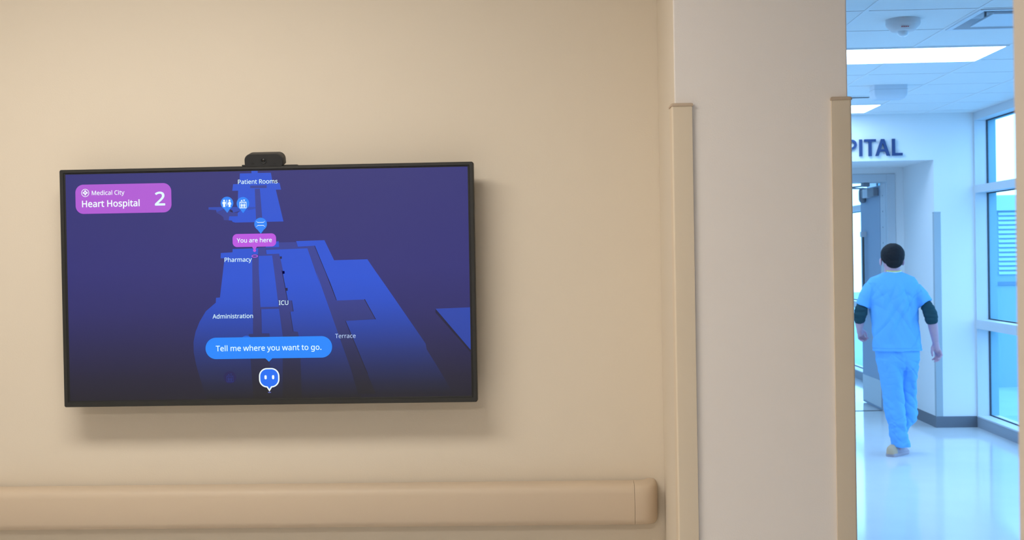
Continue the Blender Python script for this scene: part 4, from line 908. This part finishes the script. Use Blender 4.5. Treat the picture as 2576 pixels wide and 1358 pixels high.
panel_light(1.70, 2.900, 7.785, 8.40, M['cool'], 'long bright ceiling panel crossing the corridor behind the smoke detector')
panel_light(1.70, 2.900, 10.765, 11.375, M['cool'], 'farther small bright ceiling panel just in front of the sign wall')
panel_light(0.90, 1.51, 8.9, 10.1, M['cool'], 'unseen cool fill panel added on the left side of the corridor')  # added out of view to brighten the side wall of the far recess
panel_light(1.69, 2.915, 16.2, 16.8, M['cool'], 'ceiling panel in the passage beyond the far door')
panel_light(-2.20, -0.50, 2.18, 2.70, M['warm'], 'warm ceiling panel in front of the wall display')
panel_light(-1.40, -0.20, -1.5, -0.9, M['fill'], 'warm ceiling panel behind the viewpoint')

sd = thing('smoke_detector', (1.966, 6.86, CEIL + 0.006), 'round off-white smoke detector with clear dome on the corridor ceiling', 'smoke detector')
obj('base', MB().revolve([(0.02, 0.0), (0.094, 0.0), (0.095, -0.024), (0.091, -0.036), (0.066, -0.062), (0.058, -0.066), (0.01, -0.067)]), M['plastic'], sd, smooth=40)
obj('clear_dome', MB().revolve([(0.030, -0.064), (0.030, -0.076), (0.026, -0.086), (0.016, -0.093), (0.004, -0.095)]), M['clear'], sd, smooth=60)
mk = MB()
for k in range(4):
    x = -0.030 + k * 0.011
    mk.box(x, x + 0.007, -0.080, -0.070, -0.054, -0.0505)
obj('red_marking', mk, M['red'], sd)

av = thing('air_diffuser', (2.605, 6.89, CEIL), 'square metal air diffuser in the corridor ceiling at upper right', 'air vent')
ax, ay = 0.30, 0.295
fr = MB()
q0 = [(-ax, -ay), (ax, -ay), (ax, ay), (-ax, ay)]
sc_ = lambda s, z, pts: [(p[0] * s, p[1] * s, z) for p in pts]
fr.loft([sc_(1.0, -0.004, q0), sc_(0.90, -0.004, q0), sc_(0.80, 0.050, q0), sc_(0.55, 0.075, q0), sc_(0.55, 0.16, q0), sc_(0.93, 0.16, q0), sc_(0.93, 0.004, q0), sc_(1.0, 0.004, q0), sc_(1.0, -0.004, q0)], cap=False)
obj('frame', fr, M['vent'], av)
obj('duct', MB().box(-0.17, 0.17, -0.165, 0.165, 0.150, 0.158), M['dark'], av)
pl = MB()
pl.loft([sc_(0.62, -0.004, q0), sc_(0.64, -0.006, q0), sc_(0.64, 0.000, q0), sc_(0.60, 0.012, q0)])
plq = obj('plaque', pl, M['vent'], av)
for sx in (-1, 1):
    for sy in (-1, 1):
        obj('hanger', MB().box(sx * 0.13 - 0.006, sx * 0.13 + 0.006, sy * 0.12 - 0.006, sy * 0.12 + 0.006, 0.01, 0.152), M['vent'], plq)

bu = thing('ceiling_unit', (2.63, 9.60, CEIL + 0.006), 'pale blue-grey box unit under the corridor ceiling between the two light panels', 'ceiling unit')
un = MB()
rr = lambda s, z: [(p[0], p[1], z) for p in rrect(0.262 * s, 0.15 * s, 0.012, 4)]
un.loft([rr(1, 0), rr(1, -0.070), rr(0.97, -0.085), rr(0.86, -0.105), rr(0.80, -0.108)])
obj('housing', un, M['unit'], bu, smooth=35)
obj('cover_seam', MB().box(-0.1315, 0.1315, -0.0755, 0.0755, -0.036, -0.034), M['guardfar'], bu)

sv = thing('slot_vent', (2.17, 10.22, CEIL), 'thin dark slot vent across the ceiling before the far light panel', 'air vent')
obj('frame', MB().box(-0.48, 0.48, -0.03, 0.03, -0.004, 0.006), M['tee'], sv)
obj('slot', MB().box(-0.47, 0.47, -0.022, 0.022, -0.006, 0.0), M['dark'], sv)

# ------------------------------------------------------------------ raised lettering on the end wall
sg = thing('wall_sign', (2.99, END_Y, 2.598), 'raised navy letters on the white wall above the far doorway', 'sign')
Z0, Z1 = 0.0, 0.160


def letter(pts_loops):
    cu = bpy.data.curves.new('letter', 'CURVE')
    cu.dimensions = '2D'
    cu.fill_mode = 'BOTH'
    cu.extrude = 0.008
    for lp in pts_loops:
        s = cu.splines.new('POLY')
        s.points.add(len(lp) - 1)
        for p_, q in zip(s.points, lp):
            p_.co = (q[0] - 2.99, q[1], 0, 1)
        s.use_cyclic_u = True
    t = bpy.data.objects.new('tmp', cu)
    COL.objects.link(t)
    me = bpy.data.meshes.new_from_object(t.evaluated_get(bpy.context.evaluated_depsgraph_get()))
    bpy.data.objects.remove(t)
    me.name = 'letter'
    me.transform(Matrix.Translation((0, -0.020, 0)) @ Matrix.Rotation(PI / 2, 4, 'X'))
    return obj('letter', me, M['navy'], sg)


def arc(cx, cz, r, a0, a1, n=14):
    return [(cx + r * math.cos(math.radians(a0 + (a1 - a0) * k / n)), cz + r * math.sin(math.radians(a0 + (a1 - a0) * k / n))) for k in range(n + 1)]


letter([[(2.772, 0), (2.798, 0), (2.798, 0.065)] + arc(2.822, 0.1125, 0.0475, -90, 90) + [(2.772, 0.160)],
        [(2.798, 0.087), (2.798, 0.138)] + arc(2.820, 0.1125, 0.0255, 90, -90)])
letter([[(2.893, 0), (2.921, 0), (2.921, 0.160), (2.893, 0.160)]])
letter([[(2.980, 0), (3.009, 0), (3.009, 0.136), (3.050, 0.136), (3.050, 0.160), (2.939, 0.160), (2.939, 0.136), (2.980, 0.136)]])
letter([[(3.044, 0), (3.073, 0), (3.088, 0.040), (3.138, 0.040), (3.152, 0), (3.182, 0), (3.129, 0.160), (3.098, 0.160)],
        [(3.096, 0.063), (3.113, 0.122), (3.130, 0.063)]])
letter([[(3.201, 0), (3.300, 0), (3.300, 0.025), (3.230, 0.025), (3.230, 0.160), (3.201, 0.160)]])

# ------------------------------------------------------------------ the walking person, seen from behind
man = thing('person', (2.770, 10.07, 0), 'person in light blue scrubs with dark rolled sleeves walking away down the corridor', 'person')


def ering(cx, cy, z, hx, hy, n=40, e=2.4):
    r = []
    for k in range(n):
        a = 2 * PI * k / n
        ca, sa = math.cos(a), math.sin(a)
        r.append((cx + hx * math.copysign(abs(ca) ** (2 / e), ca), cy + hy * math.copysign(abs(sa) ** (2 / e), sa), z))
    return r


EL, WL = (-0.268, 0.005, 1.165), (-0.226, 0.190, 1.040)
ER, WR = (0.292, -0.085, 1.135), (0.343, -0.010, 0.935)
SL, SR = (-0.182, 0.0, 1.392), (0.188, 0.0, 1.378)
bd = MB()
bd.ell((0, 0.015, 1.655), (0.080, 0.103, 0.096))
bd.ell((0, 0.052, 1.590), (0.058, 0.062, 0.062))
bd.tube([(0, 0.128, 1.66), (0, 0.142, 1.628)], [0.009, 0.015], n=10)              # nose
bd.tube([(-0.022, 0.106, 1.585), (0, 0.114, 1.586), (0.022, 0.106, 1.585)], 0.008, n=8)  # lips
bd.tube([(-0.05, 0.098, 1.690), (0, 0.112, 1.688), (0.05, 0.098, 1.690)], 0.012, n=8)    # brow
for s in (-1, 1):
    bd.ell((s * 0.091, 0.008, 1.603), (0.011, 0.020, 0.034), n=16, m=10, rot=Matrix.Rotation(s * 0.25, 3, 'Z'))
bd.tube([(0, 0.010, 1.60), (0, -0.005, 1.53), (0.002, -0.010, 1.46)], [0.062, 0.064, 0.078])
bd.loft([ering(0.002, 0, 1.50, 0.07, 0.06), ering(0.004, 0, 1.45, 0.150, 0.075), ering(0.005, 0, 1.38, 0.165, 0.090), ering(0.01, 0, 1.25, 0.160, 0.095),
         ering(0.02, 0, 1.10, 0.150, 0.095), ering(0.03, 0, 0.96, 0.152, 0.095), ering(0.037, 0, 0.84, 0.160, 0.105), ering(0.038, 0, 0.76, 0.12, 0.09)])
bd.tube([SL, (-0.238, 0.0, 1.28), EL], [0.042, 0.040, 0.038])
bd.tube([EL, (-0.254, 0.08, 1.112), WL], [0.041, 0.040, 0.027])
bd.tube([SR, (0.252, -0.045, 1.27), ER], [0.042, 0.040, 0.039])
bd.tube([ER, (0.312, -0.058, 1.055), WR], [0.042, 0.039, 0.0265])
# right hand: palm, four curled fingers, thumb at its side
bd.tube([WR, (0.350, 0.004, 0.905), (0.362, 0.010, 0.868)], [0.0255, 0.028, 0.026], flat=1.25)
kn = [(0.351, 0.036, 0.858), (0.364, 0.022, 0.850), (0.374, 0.004, 0.850), (0.380, -0.014, 0.858)]
for i, k in enumerate(kn):
    ln = (0.95, 1.05, 1.0, 0.82)[i]
    bd.tube([(0.354, 0.010 + (0.012, 0.006, -0.002, -0.008)[i], 0.892), k], [0.013, 0.0115], n=10)
    p2 = (k[0] + 0.010, k[1] - 0.004, k[2] - 0.040 * ln)
    p3 = (p2[0] - 0.016, p2[1] - 0.010, p2[2] - 0.024 * ln)
    p4 = (p3[0] - 0.021, p3[1] - 0.010, p3[2] - 0.010 * ln)
    bd.tube([k, p2, p3, p4], [0.0108, 0.0100, 0.0092, 0.0078], n=10)
bd.tube([(0.338, 0.006, 0.912), (0.319, -0.002, 0.888), (0.313, -0.010, 0.852), (0.316, -0.014, 0.822)], [0.015, 0.0125, 0.0105, 0.0082], n=10)
# left hand, swung forward
bd.tube([WL, (-0.214, 0.225, 1.021), (-0.204, 0.255, 1.003)], [0.0255, 0.029, 0.028], flat=1.2)
kl = [(-0.176, 0.272, 1.002), (-0.188, 0.278, 0.990), (-0.201, 0.280, 0.982), (-0.214, 0.276, 0.979)]
for i, k in enumerate(kl):
    ln = (0.95, 1.05, 1.0, 0.82)[i]
    p2 = (k[0] + 0.005, k[1] + 0.012, k[2] - 0.034 * ln)
    p3 = (p2[0] + 0.016, p2[1] - 0.012, p2[2] - 0.018 * ln)
    p4 = (p3[0] + 0.014, p3[1] - 0.016, p3[2] + 0.004)
    bd.tube([(-0.205, 0.245, 1.008), k, p2, p3, p4], [0.013, 0.0110, 0.0100, 0.0092, 0.0078], n=10)
bd.tube([(-0.200, 0.215, 1.024), (-0.172, 0.232, 1.010), (-0.158, 0.246, 0.990), (-0.152, 0.252, 0.968)], [0.014, 0.0122, 0.0105, 0.0082], n=10)
# legs: left one planted, right one swinging through
bd.tube([(-0.035, 0, 0.84), (-0.010, 0.0, 0.60), (0.003, -0.005, 0.46), (0.006, -0.018, 0.34), (0.030, -0.020, 0.20), (0.030, -0.020, 0.10)], [0.080, 0.062, 0.050, 0.050, 0.038, 0.030])
bd.tube([(0.115, 0.02, 0.84), (0.128, 0.09, 0.64), (0.150, 0.165, 0.49), (0.148, 0.155, 0.35), (0.104, 0.150, 0.19)], [0.080, 0.066, 0.052, 0.050, 0.034])
bd.tube([(0.020, -0.016, 0.060), (0.045, 0.030, 0.048), (0.085, 0.080, 0.032)], [0.028, 0.028, 0.020])
bd.tube([(0.100, 0.155, 0.20), (0.100, 0.195, 0.13), (0.100, 0.225, 0.065)], [0.030, 0.028, 0.018])
body = obj('body', bd, M['skin'], man, smooth=180, remesh=0.0045, smooth_it=2)
for s in (-1, 1):
    obj('eye', MB().ell((s * 0.032, 0.098, 1.655), (0.012, 0.012, 0.011), n=14, m=8), M['eye'], man, smooth=180)
h = MB()
h.ell((0.002, -0.012, 1.663), (0.0955, 0.112, 0.0955))
h.ell((0.002, -0.055, 1.605), (0.071, 0.052, 0.056))
h.ell((0.002, -0.030, 1.640), (0.091, 0.085, 0.062))
hair = obj('hair', h, M['hair'], man, smooth=180, remesh=0.005, smooth_it=2)
for v in hair.data.vertices:
    v.co += v.normal * noise.noise(v.co * 60) * 0.002


def folds(me, fn):
    me.update()
    for v, n_ in zip(me.vertices, [v.normal.copy() for v in me.vertices]):
        v.co += n_ * fn(v.co)


# scrub top
tp = MB()
tp.loft([ering(0.004, -0.006, 1.520, 0.070, 0.066), ering(0.003, -0.004, 1.500, 0.118, 0.078), ering(-0.001, 0, 1.474, 0.178, 0.094), ering(-0.001, 0, 1.435, 0.208, 0.110),
         ering(0.003, 0, 1.38, 0.208, 0.126), ering(0.006, 0, 1.30, 0.204, 0.132), ering(0.013, 0, 1.195, 0.199, 0.130), ering(0.018, 0, 1.085, 0.195, 0.130),
         ering(0.027, 0, 0.962, 0.196, 0.134), ering(0.034, 0, 0.868, 0.198, 0.140)], cap=True)


def sleeve(mb, pts, rad, n=28):
    """open-ended straight-cut sleeve (flat ends)"""
    pts = [Vector(p_) for p_ in pts]
    rings = []
    for i, p_ in enumerate(pts):
        t = (pts[min(i + 1, len(pts) - 1)] - pts[max(i - 1, 0)]).normalized()
        u = Vector((0, 1, 0))
        u = (u - t * u.dot(t)).normalized()
        w_ = t.cross(u)
        rings.append([p_ + (u * math.cos(2 * PI * k / n) * 1.08 + w_ * math.sin(2 * PI * k / n)) * rad[i] for k in range(n)])
    mb.loft(rings)


sleeve(tp, [(-0.120, 0, 1.385), (-0.178, 0, 1.368), (-0.222, 0.0, 1.308), (-0.2485, 0.002, 1.242)], [0.052, 0.076, 0.064, 0.058])
sleeve(tp, [(0.125, 0, 1.375), (0.184, -0.008, 1.352), (0.230, -0.028, 1.305), (0.2610, -0.046, 1.255)], [0.052, 0.076, 0.065, 0.059])
top = obj('scrub_top', tp, M['scrub'], man, smooth=180, remesh=0.0045, smooth_it=6)


def top_fold(p_):
    x, y, z = p_
    a = noise.noise(Vector((x * 11 + z * 3.0, y * 4, z * 1.8 + 3))) * 0.013
    a += noise.noise(Vector((x * 17 - z * 8, y * 6, z * 3 + 9))) * 0.008
    a += noise.noise(Vector((x * 30 + z * 14, y * 9, z * 7 + 1))) * 0.003
    # pulls from the armpits towards the middle of the back
    for sx in (-1, 1):
        d = (x - sx * 0.19) * 0.55 * sx + (z - 1.28) * 0.9
        a -= 0.006 * math.exp(-(d / 0.014) ** 2) * max(0, 1 - abs(x - sx * 0.12) / 0.13)
    r = noise.noise(Vector((x * 9 + z * 4.5, y * 3, z * 1.6 + 7)))
    a -= 0.010 * max(0.0, 1 - abs(r) * 5) ** 1.5
    r = noise.noise(Vector((x * 8 - z * 6.0, y * 3, z * 2.0 + 15)))
    a -= 0.009 * max(0.0, 1 - abs(r) * 6) ** 1.5
    a *= min(1, max(0.1, (1.47 - z) / 0.14))
    a *= min(1, max(0.25, (z - 0.87) / 0.06))
    if abs(x - 0.006) > 0.205:                   # sleeves stay smoother than the back
        a *= 0.35
    if abs(z - 0.890) < 0.004:
        a -= 0.0035
    return a


folds(top.data, top_fold)
cl = MB()
cl.revolve([(0.0665, 0.0), (0.0675, 0.014), (0.0655, 0.016), (0.060, 0.004)], (0.004, -0.008, 1.512), 36)
obj('undershirt_collar', cl, M['collar'], man, smooth=40)
ln = MB()
ln.tube([(0.004 + 0.0665 * math.cos(a), -0.010 + 0.066 * math.sin(a), 1.5285 + 0.004 * math.cos(2 * a)) for a in [math.radians(200 + 140 * k / 16) for k in range(17)]], 0.003, n=8)
obj('lanyard', ln, M['lanyard'], man, smooth=60)
# rolled dark sleeves under the scrub top
us = MB()
sleeve(us, [(-0.247, 0.0, 1.275), (-0.255, 0.0, 1.225), (-0.263, 0.005, 1.180), (-0.266, 0.022, 1.145), (-0.264, 0.050, 1.120)], [0.034, 0.050, 0.053, 0.048, 0.042])
o = obj('undershirt_sleeve', us, M['under'], man, smooth=180, remesh=0.004, smooth_it=2)
folds(o.data, lambda q: noise.noise(Vector((q.x * 14, q.y * 14, q.z * 55))) * 0.006)
us = MB()
sleeve(us, [(0.252, -0.040, 1.280), (0.266, -0.055, 1.230), (0.283, -0.076, 1.165), (0.290, -0.082, 1.135), (0.298, -0.074, 1.100)], [0.034, 0.050, 0.054, 0.051, 0.047])
o = obj('undershirt_sleeve', us, M['under'], man, smooth=180, remesh=0.004, smooth_it=2)
folds(o.data, lambda q: noise.noise(Vector((q.x * 14, q.y * 14, q.z * 55 + 5))) * 0.0065)
# trousers
tr_ = MB()
tr_.loft([ering(0.033, 0, 0.95, 0.172, 0.118), ering(0.037, 0, 0.862, 0.176, 0.126), ering(0.040, 0, 0.79, 0.170, 0.126), ering(0.043, 0.005, 0.735, 0.140, 0.112), ering(0.05, 0.01, 0.705, 0.09, 0.08)])
tr_.loft([ering(-0.035, 0, 0.80, 0.098, 0.118), ering(-0.022, 0, 0.70, 0.096, 0.110), ering(-0.012, 0.0, 0.576, 0.087, 0.098), ering(-0.003, 0, 0.46, 0.083, 0.090),
          ering(0.004, -0.008, 0.357, 0.082, 0.090), ering(0.028, -0.014, 0.21, 0.077, 0.088), ering(0.040, -0.018, 0.13, 0.073, 0.084), ering(0.048, -0.018, 0.075, 0.074, 0.084)])
tr_.loft([ering(0.123, 0.01, 0.80, 0.092, 0.115), ering(0.130, 0.045, 0.70, 0.084, 0.105), ering(0.136, 0.115, 0.565, 0.080, 0.092), ering(0.152, 0.165, 0.475, 0.078, 0.085),
          ering(0.158, 0.162, 0.385, 0.082, 0.084), ering(0.158, 0.15, 0.325, 0.083, 0.082), ering(0.142, 0.14, 0.265, 0.081, 0.080), ering(0.096, 0.13, 0.210, 0.064, 0.078), ering(0.086, 0.130, 0.17, 0.056, 0.072)])
trousers = obj('scrub_trousers', tr_, M['scrub'], man, smooth=180, remesh=0.0045, smooth_it=6)


def leg_fold(p_):
    x, y, z = p_
    a = noise.noise(Vector((x * 15 + z * 5, y * 7, z * 3))) * 0.011
    a += noise.noise(Vector((x * 10 - z * 12, y * 9, z * 20 + 4))) * (0.003 + 0.006 * min(1, max(0, (0.42 - z) / 0.2)))
    a += noise.noise(Vector((x * 26 + z * 20, y * 12, z * 24 + 2))) * 0.002
    r = noise.noise(Vector((x * 8 + z * 6.0, y * 4, z * 5.0 + 15)))
    a -= 0.006 * max(0.0, 1 - abs(r) * 5) ** 1.5
    r = noise.noise(Vector((x * 6 - z * 9.0, y * 4, z * 12.0 + 25)))
    a -= 0.006 * max(0.0, 1 - abs(r) * 5) ** 1.5 * min(1, max(0.3, (0.5 - z) / 0.25))
    a *= min(1, max(0.35, (z - 0.075) / 0.06))
    if z > 0.66 and y < 0:                       # seat crease
        d = abs((x - 0.078) - (0.713 - z) * 0.15)
        a -= 0.012 * math.exp(-(d / 0.012) ** 2) * max(0, 1 - abs(z - 0.74) / 0.09)
        d2 = abs((z - 0.80) + (x - 0.02) * 0.75)
        a -= 0.006 * math.exp(-(d2 / 0.008) ** 2) * max(0, 1 - abs(x - 0.02) / 0.09)
    return a


folds(trousers.data, leg_fold)


def shoe(pos, yaw, pitch):
    """heel at the origin, toe forward; sole is a child of the upper"""
    R = Matrix.Translation(pos) @ Matrix.Rotation(yaw, 4, 'Z') @ Matrix.Rotation(pitch, 4, 'X')
    st_ = [(-0.045, 0.026), (-0.035, 0.038), (0.0, 0.043), (0.06, 0.044), (0.12, 0.050), (0.17, 0.052), (0.205, 0.044), (0.225, 0.026)]
    hh = [0.066, 0.086, 0.094, 0.090, 0.074, 0.060, 0.050, 0.040]

    def T(mb):
        mb.v = [tuple(R @ Vector(q)) for q in mb.v]
        return mb
    u = MB()
    rings = []
    for (y, hw), z1 in zip(st_, hh):
        ring = []
        for k in range(20):
            a = PI * k / 19
            ring.append((hw * 0.96 * math.copysign(abs(math.cos(a)) ** 0.7, math.cos(a)), y, 0.022 + (z1 - 0.022) * math.sin(a) ** 0.75))
        rings.append(ring)
    u.loft(rings)
    up_ = obj('shoe', T(u), M['sole'], man, smooth=60)
    hc = MB()
    hc.loft([[(p_[0] * 1.05, p_[1] - (0.004 if i == 0 else 0), 0.022 + (p_[2] - 0.022) * 1.04) for p_ in rg] for i, rg in enumerate(rings[:3])] + [[(p_[0] * 0.99, p_[1] + 0.012, p_[2] * 0.98) for p_ in rings[2]]])
    obj('heel_counter', T(hc), M['tan'], up_, smooth=60)['label'] = 'tan heel part of the shoe'
    so = MB()
    outl = [(hw + 0.003, y) for y, hw in st_] + [(-hw - 0.003, y) for y, hw in st_[::-1]]
    so.loft([[(x * 0.96, y, 0.0) for x, y in outl], [(x, y, 0.004) for x, y in outl], [(x * 1.02, y, 0.018) for x, y in outl], [(x * 0.98, y, 0.027) for x, y in outl]])
    obj('sole', T(so), M['sole'], up_, smooth=40)


shoe((-0.030, -0.045, 0.0), math.radians(-42), 0.0)
shoe((0.098, 0.115, 0.218), math.radians(-4), math.radians(-62))
